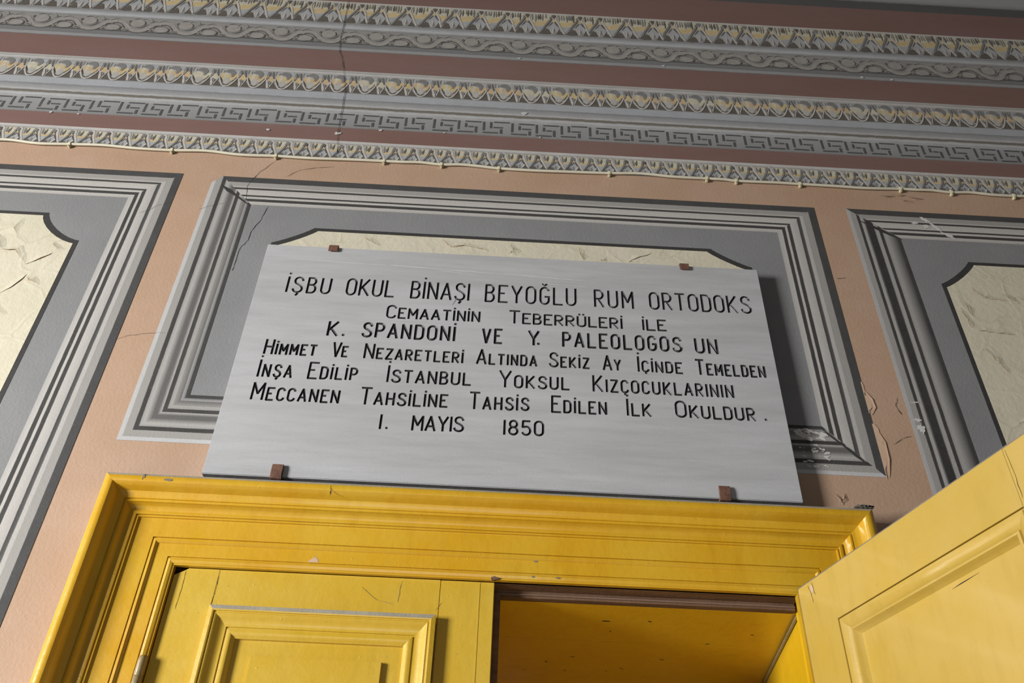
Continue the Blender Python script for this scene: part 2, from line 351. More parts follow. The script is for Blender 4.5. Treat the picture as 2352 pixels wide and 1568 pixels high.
CR2 = [[(-.20, 3.60), (-.17, 3.57), (-.13, 3.58), (-.09, 3.575), (-.05, 3.56)], [(0.02, 3.60), (.03, 3.57), (.015, 3.55)], [(.24, 3.60), (.25, 3.56), (.26, 3.545)], [(.40, 3.545), (.44, 3.57), (.48, 3.59)], [(.31, 3.55), (.33, 3.54)], [(-.45, 3.59), (-.42, 3.57), (-.40, 3.56)]]
for c in CR2:
    q = fp(c); rough_line(q, .0025, 'tip', p2, 'paint_crack', -.0023, .003, 3); flake(q, .02, .003, p2)
# hairline cracks through the wall
for c, w in (([(-.715, 5.002), (-.71, 4.927), (-.703, 4.803), (-.705, 4.745), (-.70, 4.677), (-.693, 4.623), (-.672, 4.559), (-.658, 4.502), (-.645, 4.432), (-.63, 4.35), (-.628, 4.283), (-.625, 4.21), (-.622, 4.154), (-.619, 4.104), (-.603, 3.991)], .0020),
             ([(-.808, 3.944), (-.849, 3.887), (-.867, 3.848), (-.878, 3.802), (-.867, 3.732)], .0016), ([(-.789, 3.715), (-.799, 3.649), (-.818, 3.597), (-.82, 3.553), (-.837, 3.517), (-.839, 3.441), (-.839, 3.418)], .0014),
             ([(-1.01, 3.683), (-.981, 3.70), (-.955, 3.71), (-.936, 3.718)], .0009), ([(-1.109, 3.127), (-1.071, 3.146), (-1.017, 3.157), (-.974, 3.162)], .0007), ([(-1.198, 3.65), (-1.166, 3.669), (-1.148, 3.691), (-1.131, 3.696)], .0009),
             ([(-.60, 3.93), (-.66, 3.92), (-.72, 3.90), (-.76, 3.865)], .0010), ([(1.10, 2.90), (1.13, 2.92), (1.16, 2.93)], .0010), ([(1.15, 3.06), (1.14, 3.03), (1.15, 3.0)], .0016), ([(1.07, 3.52), (1.10, 3.525)], .0014),
             ([(1.13, 2.66), (1.17, 2.69), (1.20, 2.70)], .001)):
    rough_line(c, w, 'crack', wall, 'wall_crack', -.0036 if len(c) > 12 else -.0015, .002)
# torn edge of the salmon coat along the right side of the middle panel, flakes elsewhere
for za, zb, wmax in ((3.110, 3.062, .004), (3.062, 3.000, .019), (2.965, 2.790, .020)):
    n = 22; e = []
    for k in range(n+1):
        t = k/n; e.append((1.0565+.0015+wmax*math.sin(math.pi*min(1, t*1.15+.05))**.6*random.uniform(.62, 1.0) if t < .93 else 1.0575, za+(zb-za)*t))
    link('torn_paint_edge', film(e+[(1.0560, zb), (1.0560, za)], -.0016, .0010), wall, ['undercoat'])
flake([(1.062, 3.080), (1.076, 3.050), (1.079, 3.020), (1.064, 2.995)], -.010, .003, wall, .001, -.001, 'salmon')
flake([(1.066, 2.950), (1.079, 2.905), (1.077, 2.850), (1.066, 2.795)], -.010, .003, wall, .001, -.001, 'salmon')
for q in ([(1.30, 3.93), (1.33, 3.925), (1.36, 3.93)], [(1.40, 3.935), (1.43, 3.92), (1.46, 3.925)], [(1.37, 3.915), (1.39, 3.905), (1.42, 3.905)], [(1.345, 3.94), (1.38, 3.935), (1.40, 3.94)], [(.905, 2.735), (.915, 2.72), (.92, 2.705)], [(.93, 2.74), (.925, 2.725), (.915, 2.71)]):
    flake(q, .012, .004, wall, .002, -.001, 'salmon'); rough_line(q, .004, 'undercoat', wall, 'paint_crack', -.0016, .002, 3)
def blob(cx, cz, rx, rz, n=22, jag=.35, rot=0):
    out = []
    for k in range(n):
        a = 2*math.pi*k/n; r = 1+random.uniform(-jag, jag)
        x, z = rx*r*math.cos(a), rz*r*math.sin(a)
        out.append((cx+x*math.cos(rot)-z*math.sin(rot), cz+x*math.sin(rot)+z*math.cos(rot)))
    return out
# white splashes where the paint is lost
for (cx, cz, rx, rz, rot) in ((1.435, 3.818, .018, .006, -.7), (1.462, 3.786, .022, .006, -.9), (1.495, 3.748, .022, .006, -.6), (1.43, 3.785, .012, .010, 0), (1.395, 3.80, .012, .006, .2), (1.19, 2.985, .009, .006, 0), (1.197, 3.045, .014, .002, .1), (1.195, 2.955, .010, .014, 0)):
    link('bare_plaster_patch', prism(blob(cx, cz, rx, rz, 20, .4, rot), -.0026, -.0022), p3, ['plaster'])
for k in range(64):
    u, v = random.random(), random.random()
    cx, cz = (.835+.085*u, 2.905+.036*v-.012*u) if k < 30 else (.835+.075*u, 2.812+.075*v)
    rr = random.uniform(.0018, .0062)*(1.2 if k < 30 else .8)
    link('bare_plaster_patch', prism(blob(cx, cz, rr*random.uniform(1, 1.9), rr*random.uniform(.4, .9), 11, .35, random.uniform(-.6, .2)), -.0020-.00001*k, -.0013), p2, ['plaster' if k < 30 or k % 3 else 'light'])


# ---- painted cornice bands
FZ = [('dark band', 5.163, 5.232, 'maroon', [(0, g(.115)), (.8, g(.10)), (.85, g(.40)), (1, g(.40))])]
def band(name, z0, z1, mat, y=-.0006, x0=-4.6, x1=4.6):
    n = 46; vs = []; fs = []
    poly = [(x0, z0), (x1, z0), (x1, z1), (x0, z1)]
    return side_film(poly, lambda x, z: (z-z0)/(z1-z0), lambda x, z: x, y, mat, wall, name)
def bm_(key, stops, **k):
    M[key] = ramp(key, stops, **k); return key
F = {}
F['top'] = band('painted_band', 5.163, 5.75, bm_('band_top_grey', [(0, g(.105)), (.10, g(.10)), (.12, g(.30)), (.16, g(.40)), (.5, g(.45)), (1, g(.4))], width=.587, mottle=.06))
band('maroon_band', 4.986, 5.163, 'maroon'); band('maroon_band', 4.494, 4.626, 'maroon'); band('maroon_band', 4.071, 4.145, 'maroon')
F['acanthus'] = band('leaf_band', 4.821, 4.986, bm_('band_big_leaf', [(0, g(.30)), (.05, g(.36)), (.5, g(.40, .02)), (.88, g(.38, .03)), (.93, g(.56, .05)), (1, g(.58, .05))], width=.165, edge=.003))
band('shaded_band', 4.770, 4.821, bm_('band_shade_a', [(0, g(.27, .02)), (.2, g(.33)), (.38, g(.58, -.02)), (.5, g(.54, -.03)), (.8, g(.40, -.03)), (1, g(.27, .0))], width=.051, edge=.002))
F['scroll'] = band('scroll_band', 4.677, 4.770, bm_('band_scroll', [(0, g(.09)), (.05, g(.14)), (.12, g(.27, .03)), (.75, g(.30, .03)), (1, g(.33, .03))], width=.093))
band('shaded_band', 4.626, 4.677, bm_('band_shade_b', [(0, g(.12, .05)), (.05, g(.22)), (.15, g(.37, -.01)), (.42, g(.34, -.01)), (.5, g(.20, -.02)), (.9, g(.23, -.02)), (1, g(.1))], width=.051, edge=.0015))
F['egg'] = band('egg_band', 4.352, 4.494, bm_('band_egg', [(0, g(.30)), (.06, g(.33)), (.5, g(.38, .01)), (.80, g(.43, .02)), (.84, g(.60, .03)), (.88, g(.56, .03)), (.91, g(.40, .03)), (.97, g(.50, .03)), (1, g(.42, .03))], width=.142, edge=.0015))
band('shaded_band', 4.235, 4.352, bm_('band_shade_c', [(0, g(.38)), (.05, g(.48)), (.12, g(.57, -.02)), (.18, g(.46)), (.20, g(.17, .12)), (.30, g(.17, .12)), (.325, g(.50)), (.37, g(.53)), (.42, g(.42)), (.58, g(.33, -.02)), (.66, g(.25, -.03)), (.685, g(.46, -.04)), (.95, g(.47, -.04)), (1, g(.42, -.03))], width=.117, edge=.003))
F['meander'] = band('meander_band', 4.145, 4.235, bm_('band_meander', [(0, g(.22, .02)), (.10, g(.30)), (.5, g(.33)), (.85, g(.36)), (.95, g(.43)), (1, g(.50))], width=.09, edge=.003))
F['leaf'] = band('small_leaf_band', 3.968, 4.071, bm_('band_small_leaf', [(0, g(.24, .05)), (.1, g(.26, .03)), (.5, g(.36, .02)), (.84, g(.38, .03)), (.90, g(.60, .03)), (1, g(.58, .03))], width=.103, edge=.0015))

def motif(shapes, fx, fz):
    """shapes in drawing units -> one mesh of thin paint strokes (layered)"""
    mats = []; vs = []; fs = []; mi = []
    order = {id(s): i for i, s in enumerate(sorted(shapes, key=lambda q: q[2]))}
    for s in shapes:
        kind, mat, lay, pts = s[:4]; lay = order[id(s)]
        if mat not in mats: mats.append(mat)
        k = mats.index(mat); y = -.0011-.00008*lay
        if kind == 'p':
            P_ = [(fx(*p), fz(*p)) for p in (catmull(pts, 4, True) if len(s) > 4 and s[4] == 'c' else pts)]
        else:
            q = catmull(pts, 4) if len(pts) > 2 else pts
            P_ = [(fx(*p), fz(*p)) for p in q]
            L, R_ = ribbon(P_, s[4], s[5] if len(s) > 5 else 0); P_ = None
        if P_:
            b = len(vs); n = len(P_); vs += [(x, y, z) for x, z in P_]+[(x, y+.00005, z) for x, z in P_]
            fs.append(tuple(range(b, b+n))); mi.append(k)
            for i in range(n): fs.append((b+i, b+n+i, b+n+(i+1) % n, b+(i+1) % n)); mi.append(k)
        else:
            b = len(vs); n = len(L)
            for l_, r_ in zip(L, R_): vs += [(l_[0], y, l_[1]), (r_[0], y, r_[1]), (l_[0], y+.00005, l_[1]), (r_[0], y+.00005, r_[1])]
            for i in range(n-1):
                a, c = b+4*i, b+4*i+4
                fs += [(a, a+1, c+1, c), (a, c, c+2, a+2), (a+1, a+3, c+3, c+1)]; mi += [k]*3
    me = mesh(vs, fs, mi=mi)
    for mt in mats: me.materials.append(M[mt])
    return me
def place(name, me, parent, xs, z):
    for i, x in enumerate(xs):
        o = bpy.data.objects.new(name, me if not isinstance(me, list) else me[i % len(me)]); COL.objects.link(o); o.parent = parent
        o.location = (x, -.00004*(int(round(x*1000)) % 2 if len(xs) == 1 else i % 2), z+random.uniform(-.001, .001)); o.rotation_euler.y = random.uniform(-.012, .012)
# egg and dart (drawing units measured along the band)
def egg(sd):
    random.seed(sd); j = lambda a=8: random.uniform(-a, a)
    fx = lambda x, y: (x-1095)*.00021; fz = lambda x, y: (612+(x-1095)*.055-y)*.00034
    ye = random.choice(['o_ye', 'o_or', 'o_cr', 'o_ye'])
    return motif([
        ('p', 'o_dk', 0, [(905, 480), (865, 592), (1035, 606), (985, 560)]), ('p', 'o_dk', 0, [(1275, 500), (1150, 614), (1322, 622), (1300, 560)]),
        ('p', 'o_bl', 0, [(935, 300), (1275, 310), (1262, 400), (1095, 440), (935, 420)]),
        ('p', ye, 1, [(940, 380+j()), (1000, 360), (1060, 395), (1150, 400+j()), (1268, 385), (1262, 440), (1200, 490), (1130, 520), (990, 470)], 'c'),
        ('p', 'o_cr', 2, [(1015, 350+j()), (1075, 375), (1125, 430), (1155, 480), (1140, 545), (1095, 575), (1040, 540), (1008, 450)], 'c'),
        ('p', 'o_lt', 3, [(1035, 470), (1090, 450+j()), (1135, 500), (1125, 550), (1090, 575), (1045, 545)], 'c'),
        ('p', ye, 3, [(1060, 395), (1110, 390), (1135, 440), (1090, 470+j()), (1065, 440)], 'c'),
        ('p', 'o_md', 4, [(1010, 325), (1055, 298), (1130, 300), (1185, 335), (1203, 375), (1180, 425+j()), (1150, 440), (1135, 400), (1105, 368), (1050, 355), (1015, 350)], 'c'),
        ('s', 'o_wh', 5, [(932, 430), (975, 520), (1030, 590), (1095, 612), (1165, 590), (1230, 515), (1272, 440)], .0068, .25),
        ('s', 'o_dk', 6, [(952, 440), (975, 490), (1015, 535)], .0040, .6), ('s', 'o_dk', 6, [(1240, 445), (1215, 495), (1172, 540)], .0042, .6),
        ('s', 'o_dk', 6, [(1030, 562), (1060, 583), (1100, 592), (1142, 572)], .0038, .6), ('s', 'o_md', 4, [(985, 310), (985, 355)], .003, .3),
        # dart on the right
        ('s', 'o_md', 2, [(1292, 315), (1298, 385)], .008, .4), ('s', 'o_md', 2, [(1425, 315), (1428, 385)], .008, .4),
        ('p', ye, 2, [(1300, 440), (1345, 400+j()), (1400, 430), (1420, 470), (1375, 520), (1345, 490), (1300, 500)], 'c'),
        ('p', 'o_wh', 3, [(1268, 458), (1300, 470), (1325, 520), (1352, 570), (1354, 622), (1322, 620), (1300, 560), (1288, 500)]),
        ('p', 'o_lt', 3, [(1425, 450), (1400, 500), (1378, 560), (1362, 622), (1375, 622), (1400, 560), (1430, 500)]),
        ('p', 'o_md', 4, [(1345, 490), (1378, 520), (1372, 560), (1350, 550)]),
        ('s', 'o_dk', 4, [(1330, 318), (1322, 380), (1297, 455)], .0028, .4), ('s', 'o_dk', 4, [(1372, 318), (1385, 390), (1402, 450)], .0028, .4),
        ('s', 'o_lt', 3, [(1351, 310), (1354, 400)], .004, .5)], fx, fz)
place('egg_and_dart', [egg(i) for i in range(6)], F['egg'], [-.031+.1052*k for k in range(-28, 0)]+[-.031+.1056*k for k in range(0, 29)], 4.354)
# small leaf band
def leaf(sd):
    random.seed(sd); j = lambda a=8: random.uniform(-a, a)
    fx = lambda x, y: (x-890)*.0001985; fz = lambda x, y: (522+(x-890)*.055-y)*.00029
    return motif([
        ('p', 'o_cr', 0, [(930, 265), (1010, 250), (1150, 262), (1180, 300), (1140, 400), (1060, 500), (1000, 420), (945, 330)]),
        ('p', 'o_ye', 1, [(945, 345), (1040, 360+j()), (1170, 345), (1140, 390), (1060, 400), (985, 385)], 'c'),
        ('p', 'o_bl', 1, [(975, 385), (1065, 392+j(4)), (1140, 392), (1100, 460), (1065, 505), (1020, 450)]),
        ('s', 'o_md', 2, [(1002, 258), (1006, 310+j()), (1018, 360+j())], .0078, .35), ('s', 'o_dk', 3, [(1072, 265), (1064, 320), (1056, 365+j())], .0062, .6), ('s', 'o_md', 2, [(1040, 290), (1038, 345+j())], .004, .5),
        ('p', 'o_dk', 1, [(755, 512), (795, 448), (838, 470), (862, 515)]), ('p', 'o_dk', 1, [(928, 520), (985, 460), (1038, 524)]),
        ('p', 'o_bl', 2, [(905, 362), (842, 430), (862, 480), (905, 512), (938, 470), (955, 430)]), ('p', 'o_md', 3, [(870, 440), (890, 430), (905, 470), (890, 505), (868, 480)], 'c'),
        ('p', 'o_wh', 3, [(950, 428), (984, 442+j(4)), (948, 486), (915, 508), (930, 470)]),
        ('s', 'o_wh', 3, [(893, 245), (940, 268), (948, 320), (985, 400), (1052, 512)], .0085, .25),
        ('s', 'o_md', 4, [(870, 252), (845, 290), (840, 345), (790, 420), (728, 492)], .0072, .4),
        ('s', 'o_dk', 5, [(902, 358), (870, 388), (842, 415)], .0036, .5), ('s', 'o_dk', 5, [(908, 358), (945, 400), (985, 448)], .0044, .5),
        ('p', 'o_or', 5, [(886, 318), (860, 358), (890, 352), (930, 362), (905, 325)]),
        ('p', 'o_dk' if random.random() < .5 else 'o_md', 6, [(888, 256), (912, 272), (918, 295), (898, 315), (868, 310), (858, 285), (868, 262)], 'c')], fx, fz)
place('leaf_motif', [leaf(20+i) for i in range(6)], F['leaf'], [-.086+.0634*k for k in range(-48, 52)], 3.970)
# large leaf band in groups of a narrow and two wide leaves
def bigleaf(sd, wd):
    random.seed(sd); j = lambda a=10: random.uniform(-a, a); W_ = wd/.000234; n = W_
    fx = lambda x, y: (x-1065)*.000234; fz = lambda x, y: (622+(x-1065)*.055-y)*.00041
    E_ = 1065+W_; q = (E_-1130)/475*1.0
    X = lambda x: 1130+(x-1130)*q
    sh = [('p', 'o_cr', 0, [(1120, 268), (X(1250), 262), (E_-40, 285), (E_-20, 340), (E_-90, 430), (X(1290), 590), (1180, 480), (1110, 370)]),
          ('p', 'o_ye', 1, [(1120, 385), (X(1230), 400+j()), (E_-60, 385+j()), (E_-110, 450), (X(1280), 480), (1190, 465)], 'c'),
          ('p', 'o_bl', 1, [(1185, 478), (X(1280), 486), (E_-125, 470), (X(1300), 575), (X(1275), 605), (1200, 520)]),
          ('p', 'o_dk', 1, [(1150, 535), (1195, 565), (X(1255), 622), (1100, 612)]), ('p', 'o_dk', 1, [(X(1300), 622), (X(1385), 540), (X(1490), 632)]),
          ('p', 'o_bl', 2, [(1062, 396), (975, 488), (1000, 560), (1045, 608), (1090, 600), (1172, 505)]), ('p', 'o_dk', 1, [(865, 605), (925, 500), (985, 530), (1015, 606)]),
          ('s', 'o_wh', 4, [(1056, 485+j()), (1052, 540), (1046, 602)], .0062, .4), ('p', 'o_md', 3, [(1075, 500), (1100, 560), (1075, 598), (1062, 560)]),
          ('p', 'o_lt', 3, [(978, 490), (1010, 495), (1030, 560), (1040, 600), (1000, 560)]),
          ('s', 'o_lt', 4, [(1160, 520), (1130, 570), (1112, 606)], .004, .5),
          ('s', 'o_wh', 4, [(1135, 260), (1112, 300), (1100, 350), (1150, 430), (X(1210), 520), (X(1275), 612)], .0098, .25),
          ('s', 'o_md', 4, [(1005, 290), (1005, 345), (965, 400), (905, 470), (862, 545)], .0095, .35),
          ('s', 'o_dk', 5, [(1050, 388), (1015, 425), (965, 470)], .0036, .6), ('s', 'o_dk', 5, [(1082, 372), (1110, 430), (1160, 488)], .0056, .6),
          ('p', 'o_ye', 5, [(1055, 330), (1040, 385), (1068, 405), (1095, 390), (1078, 335)]),
          ('p', 'o_dk' if random.random() < .6 else 'o_md', 6, [(1022, 268), (1070, 262), (1114, 272), (1104, 305), (1075, 340), (1050, 305)])]
    x = 1160
    while x < E_-110:
        sh.append(('s', random.choice(['o_md', 'o_md', 'o_dk']), 3, [(x, 268), (x+random.uniform(-4, 8), 330), (x+random.uniform(-4, 10), 370+random.uniform(-30, 40))], random.uniform(.005, .010), .7)); x += random.uniform(32, 60)
    return motif(sh, fx, fz)
hd = []
for k in range(-9, 12):
    for o_, w_ in ((0, .084), (.084, .111), (.195, .111)): hd.append((-.649+.3065*k+o_, w_))
bl = {.084: [bigleaf(40+i, .084) for i in range(3)], .111: [bigleaf(50+i, .111) for i in range(5)]}
for i, (x, w_) in enumerate(hd):
    if abs(x) < 3.3: place('acanthus_motif', [bl[w_][i % len(bl[w_])]], F['acanthus'], [x], 4.822)
# Greek key strokes, three unit variants
def key(v):
    k = 'o_me'
    fx = lambda x, y: x*.000206; fz = lambda x, y: -y*.00033
    sets = {0: [[(20, 0), (20, 152)], [(147, 0), (147, 110)], [(195, 0), (480, 0)], [(190, 95), (358, 95)], [(0, 188), (270, 188)], [(328, 122), (328, 200)]],
            1: [[(20, 0), (20, 160)], [(148, 42), (148, 115)], [(132, 8), (415, 8)], [(192, 95), (355, 95)], [(0, 192), (280, 192)], [(328, 128), (328, 200)]],
            2: [[(20, 0), (20, 155)], [(148, 42), (148, 112)], [(132, 8), (420, 8)], [(192, 100), (285, 100)], [(0, 192), (280, 192)], [(328, 92), (328, 200)]]}
    sh = []
    for s in sets[v]:
        vert = s[0][0] == s[1][0]; sh.append(('s', k, 0, s, .0088 if vert else .0072))
    return motif(sh, fx, fz)
ks = [key(0), key(1), key(2)]
xs = []
for k in range(-11, 11):
    for v, o_ in ((0, 0), (1, .1050), (2, .1947)): xs.append((v, -.102+.2868*k+o_))
for v, x in xs:
    if abs(x) < 3.1: place('greek_key', [ks[v]], F['meander'], [x], 4.2245)
# running scroll
def scroll(sd):
    random.seed(sd); fx = lambda x, y: (x-930)*.000224; fz = lambda x, y: (978-y)*.0004
    R = lambda: random.uniform(-6, 6)
    sh = [('s', 'o_sd', 1, [(500, 832), (560, 838), (640, 872), (700, 920), (800, 975), (930, 990), (1040, 970), (1110, 915), (1200, 856), (1290, 838), (1360, 832)], .009, .0),
          ('s', 'o_sl', 2, [(500, 806), (540, 808), (620, 830), (690, 880), (790, 942), (920, 965), (1030, 946), (1105, 886), (1200, 828), (1310, 808), (1360, 806)], .018, .0),
          ('p', 'o_sd', 1, [(560, 978), (600, 930), (650, 978)]), ('p', 'o_sd', 1, [(1130, 978), (1172, 934), (1215, 978)]), ('p', 'o_sd', 1, [(690, 978), (735, 950), (800, 978)]), ('p', 'o_sd', 1, [(1035, 978), (1080, 950), (1115, 978)]), ('p', 'o_sd', 1, [(1380-860, 978), (1425-860, 955), (1460-860, 978)]),
          ('p', 'o_sl', 3, [(735, 820+R()), (800, 778), (900, 765), (975, 800), (985, 850), (920, 885), (820, 885), (750, 862)], 'c'),
          ('s', 'o_sd', 4, [(700, 800), (728, 830), (735, 858), (765, 880)], .0042, .6), ('s', 'o_sd', 4, [(985, 865), (1003, 830), (975, 788)], .0034, .7),
          ('s', 'o_sd', 4, [(850, 905), (930, 905), (1000, 882), (1060, 836)], .0046, .8), ('s', 'o_sl', 5, [(905, 770), (960, 745), (1060, 752), (1120, 790)], .006, .7),
          ('s', 'o_sd', 4, [(1080, 815), (1130, 786), (1200, 780)], .0034, .8), ('s', 'o_sd', 4, [(760, 765), (830, 748), (900, 752)], .0036, .8), ('p', 'o_sd', 4, [(705, 782), (742, 800), (722, 828), (690, 815)]),
          ('p', 'o_sl', 3, [(1215, 915), (1290, 880+R()), (1400, 884), (1450, 920), (1420, 955), (1310, 968), (1230, 950)], 'c'),
          ('s', 'o_sd', 4, [(1190, 920), (1185, 885), (1240, 862), (1330, 862), (1430, 890)], .0044, .7), ('s', 'o_sl', 5, [(1165, 870), (1230, 846), (1300, 852)], .006, .6),
          ('s', 'o_sd', 4, [(1440, 960), (1470, 925), (1440, 890)], .0036, .7), ('s', 'o_sd', 4, [(1240, 975), (1310, 982), (1390, 968)], .003, .7),
          ('s', 'o_sd', 4, [(1270, 770), (1320, 760), (1380, 775)], .0034, .7), ('s', 'o_sl', 5, [(1200, 800), (1290, 770), (1400, 780)], .005, .7),
          ('s', 'o_sl', 5, [(640, 950), (700, 930), (760, 955)], .007, .7), ('s', 'o_sd', 4, [(600, 868), (650, 910), (700, 945)], .0036, .8), ('s', 'o_sl', 5, [(1060, 965), (1120, 935), (1160, 950)], .006, .7)]
    return motif(sh, fx, fz)
place('scroll_motif', [scroll(70+i) for i in range(4)], F['scroll'], [.031+.1927*k for k in range(-17, 16)], 4.677)
random.seed(11)
# little specks of bare plaster on the bands
for (x, z, r) in ((-1.66, 4.142, .004), (-1.56, 4.14, .003), (-.87, 4.11, .005), (.02, 4.64, .004), (.60, 4.645, .004), (1.40, 4.64, .006), (1.52, 4.636, .005), (-.47, 4.14, .005), (.11, 4.15, .003), (-.62, 4.11, .007), (.05, 4.285, .008), (-.24, 4.145, .003)):
    link('bare_plaster_patch', prism(blob(x, z, r*1.5, r, 12), -.0032, -.0028), wall, ['plaster'])

# ------------------------------------------------------------------ architrave around the door (trim)
PR = [(.211, -.0005), (.211, .066), (.208, .074), (.201, .0788), (.192, .0795), (.186, .0775), (.1815, .072), (.1775, .063), (.173, .0520), (.166, .048), (.158, .0465), (.156, .0465), (.1555, .043), (.153, .043),
      (.152, .0455), (.148, .0455), (.1475, .042), (.146, .039), (.144, .034), (.140, .030), (.135, .0275), (.131, .027), (.130, .0305), (.126, .0315), (.122, .0305), (.121, .026), (.119, .026), (.1185, .0285), (.1155, .0285), (.115, .0235),
      (.067, .0225), (.0665, .018), (.0655, .018), (.064, .022), (.058, .0225), (.054, .019), (.053, .0165), (.021, .0165), (.0205, .0125), (.019, .0125), (.017, .018), (.011, .0200), (.005, .018), (.003, .0155), (.000, .0155), (.0, -.004)]
trim = empty('trim_1', (0, 0, 0)); props(trim, 'yellow glossy moulded architrave framing the double door', 'door frame', kind='structure')
def subdiv_run(me): return me
hdr_mats = [1 if PR[i][0] >= .204 else 0 for i in range(len(PR)-1)]
hd_ = link('header_moulding', sweep(PR, 0, 0, lambda d, h: ((-OX-d, -h, OZ+d), (OX+d, -h, OZ+d)), hdr_mats), trim, ['yellow', 'dust'])
lj = link('jamb_moulding', sweep(PR, 0, 0, lambda d, h: ((-OX-d, -h, 0), (-OX-d, -h, OZ+d))), trim, ['yellow'])
rj = link('jamb_moulding', sweep(PR, 0, 0, lambda d, h: ((OX+d, -h, 0), (OX+d, -h, OZ+d))), trim, ['yellow'])
hd_['label'] = 'wide stepped yellow moulding above the doors, dusty along its top'
# frame rebates behind the architrave
link('head_rebate', join(box(-.76, .76, -.003, .045, OZ, 2.62), box(-.76, .76, .045, .066, 2.431, 2.62)), trim, ['wood'])['label'] = 'bare brown wooden head of the frame'
link('rebate_bead', box(-.76, .76, .040, .0452, 2.4365, 2.4395, .0008), trim, ['wood_pink'])
for s in (-1, 1):
    xs_ = sorted((s*(.752 if s < 0 else .768), s*.775)); link('jamb_rebate', box(xs_[0], xs_[1], -.003, .066, 0, OZ), trim, ['wood' if s < 0 else 'yellow_deep'])
# chips and marks on the header
rough_line([(-.40, 2.659-.012), (-.397, 2.62)], .003, 'crack', trim, 'paint_crack', -.0795, .001)
for (x, z, y, w_, h_, mt) in ((-.862, 2.646, -.0800, .003, .007, 'dirt'), (-.80, 2.640, -.0800, .009, .003, 'dirt'), (.115, 2.500, -.0171, .005, .0028, 'dirt'), (.11, 2.4585, -.0204, .004, .002, 'dirt'), (.17, 2.4585, -.0204, .007, .002, 'dirt')):
    link('paint_chip', prism(blob(x, z, w_, h_, 9, .4), y, y+.003), trim, [mt])
link('paint_chip', prism([(-.437, 2.470), (-.419, 2.4855), (-.412, 2.478), (-.409, 2.471)], -.0170, -.0160), trim, ['undercoat'])
for dx in (-.02, -.008, .003, .012): link('dried_dirt', prism(blob(.945+dx, 2.660+random.uniform(-.001, .002), .010, .0032, 12, .5), -.0805, -.070), trim, ['dirt'])
link('paint_chip', prism(blob(.02, OZ+.0035, .010, .0045, 14, .45), -.0192, -.012), trim, ['wood'])

# deep reveal behind the doors: soffit boards and splayed side
rev = empty('trim_2'); props(rev, 'orange-yellow boarded underside and sides of the deep door recess', 'door recess', kind='structure')
yb = [.066, .318, .560, .80, 1.02]
for a, b in zip(yb, yb[1:]):
    A_ = lambda y: .772+.108*(y-.066)
    vs = [(-A_(a)-.04, a+.0008, 2.431), (A_(a)+.0, a+.0008, 2.431), (A_(b)+.0, b-.0008, 2.431), (-A_(b)-.04, b-.0008, 2.431)]
    me = fix_normals(mesh(vs+[(x, y, z+.03) for x, y, z in vs], [(0, 1, 2, 3), (7, 6, 5, 4), (0, 4, 5, 1), (1, 5, 6, 2), (2, 6, 7, 3), (3, 7, 4, 0)]))
    link('soffit_board', me, rev, ['yellow_deep'])
link('recess_ceiling', box(-1.0, 1.0, .30, 1.1, 2.465, 2.6), rev, ['wood'])
for s in (-1, 1):
    q = [(s*.774, .066, 0), (s*.880, 1.02, 0), (s*.90, 1.02, 0), (s*.80, .066, 0)]
    me = fix_normals(mesh(q+[(x, y, 2.429) for x, y, z in q], [(0, 1, 2, 3), (4, 5, 6, 7), (0, 1, 5, 4), (1, 2, 6, 5), (2, 3, 7, 6), (3, 0, 4, 7)]))
    link('reveal_board', me, rev, ['yellow_deep'])
    # quadrant bead in the corner of soffit and side
    a, b = Vector((s*.770, .07, 2.425)), Vector((s*.876, 1.0, 2.425)); d = (b-a).normalized(); n1 = Vector((d.y, -d.x, 0)); vs = []; fs = []
    for p_ in (a, b):
        for k in range(8): vs.append(p_+n1*.0042*math.cos(k*math.pi/4)+Vector((0, 0, .0042*math.sin(k*math.pi/4))))
    fs = [(k, (k+1) % 8, 8+(k+1) % 8, 8+k) for k in range(8)]+[tuple(range(8)), tuple(range(15, 7, -1))]
    link('corner_bead', fix_normals(mesh(vs, fs)), rev, ['hinge'])
link('recess_back', box(-.95, .95, 1.02, 1.06, 0, 2.6), rev, ['yellow_deep'])
for (x, y, l_, a) in ((.42, .16, .018, .5), (.25, .45, .012, -.3), (.18, .50, .014, 1), (.50, .44, .012, .2), (.31, .17, .02, 0), (.40, .53, .014, .6), (.36, .56, .01, .8), (.60, .30, .012, -.6), (.24, .57, .012, .4), (.70, .22, .012, .4), (.12, .58, .01, .2), (.33, .24, .01, .9)):
    pts = blob(x, y, l_*.5, l_*.12, 8, .5, a); n = len(pts)
    link('paint_chip', fix_normals(mesh([(p[0], p[1], 2.4306) for p in pts]+[(p[0], p[1], 2.4312) for p in pts], [tuple(range(n)), tuple(range(2*n-1, n-1, -1))]+[(i, i+n, (i+1) % n+n, (i+1) % n) for i in range(n)])), rev, ['crack'])

# ------------------------------------------------------------------ door leaves
def frame_runs(x0, x1, z0, z1, prof, y, mk):
    """four mitred runs around a panel; prof: (t inward, h forward)"""
    runs = [lambda t, h: ((x0+t, y-h, z1-t), (x1-t, y-h, z1-t)), lambda t, h: ((x0+t, y-h, z0+t), (x1-t, y-h, z0+t)),
            lambda t, h: ((x0+t, y-h, z0+t), (x0+t, y-h, z1-t)), lambda t, h: ((x1-t, y-h, z0+t), (x1-t, y-h, z1-t))]
    for i, r_ in enumerate(runs): mk(sweep(prof, 0, 0, r_, [1 if (i == 0 and k == 1) else 0 for k in range(len(prof)-1)]))
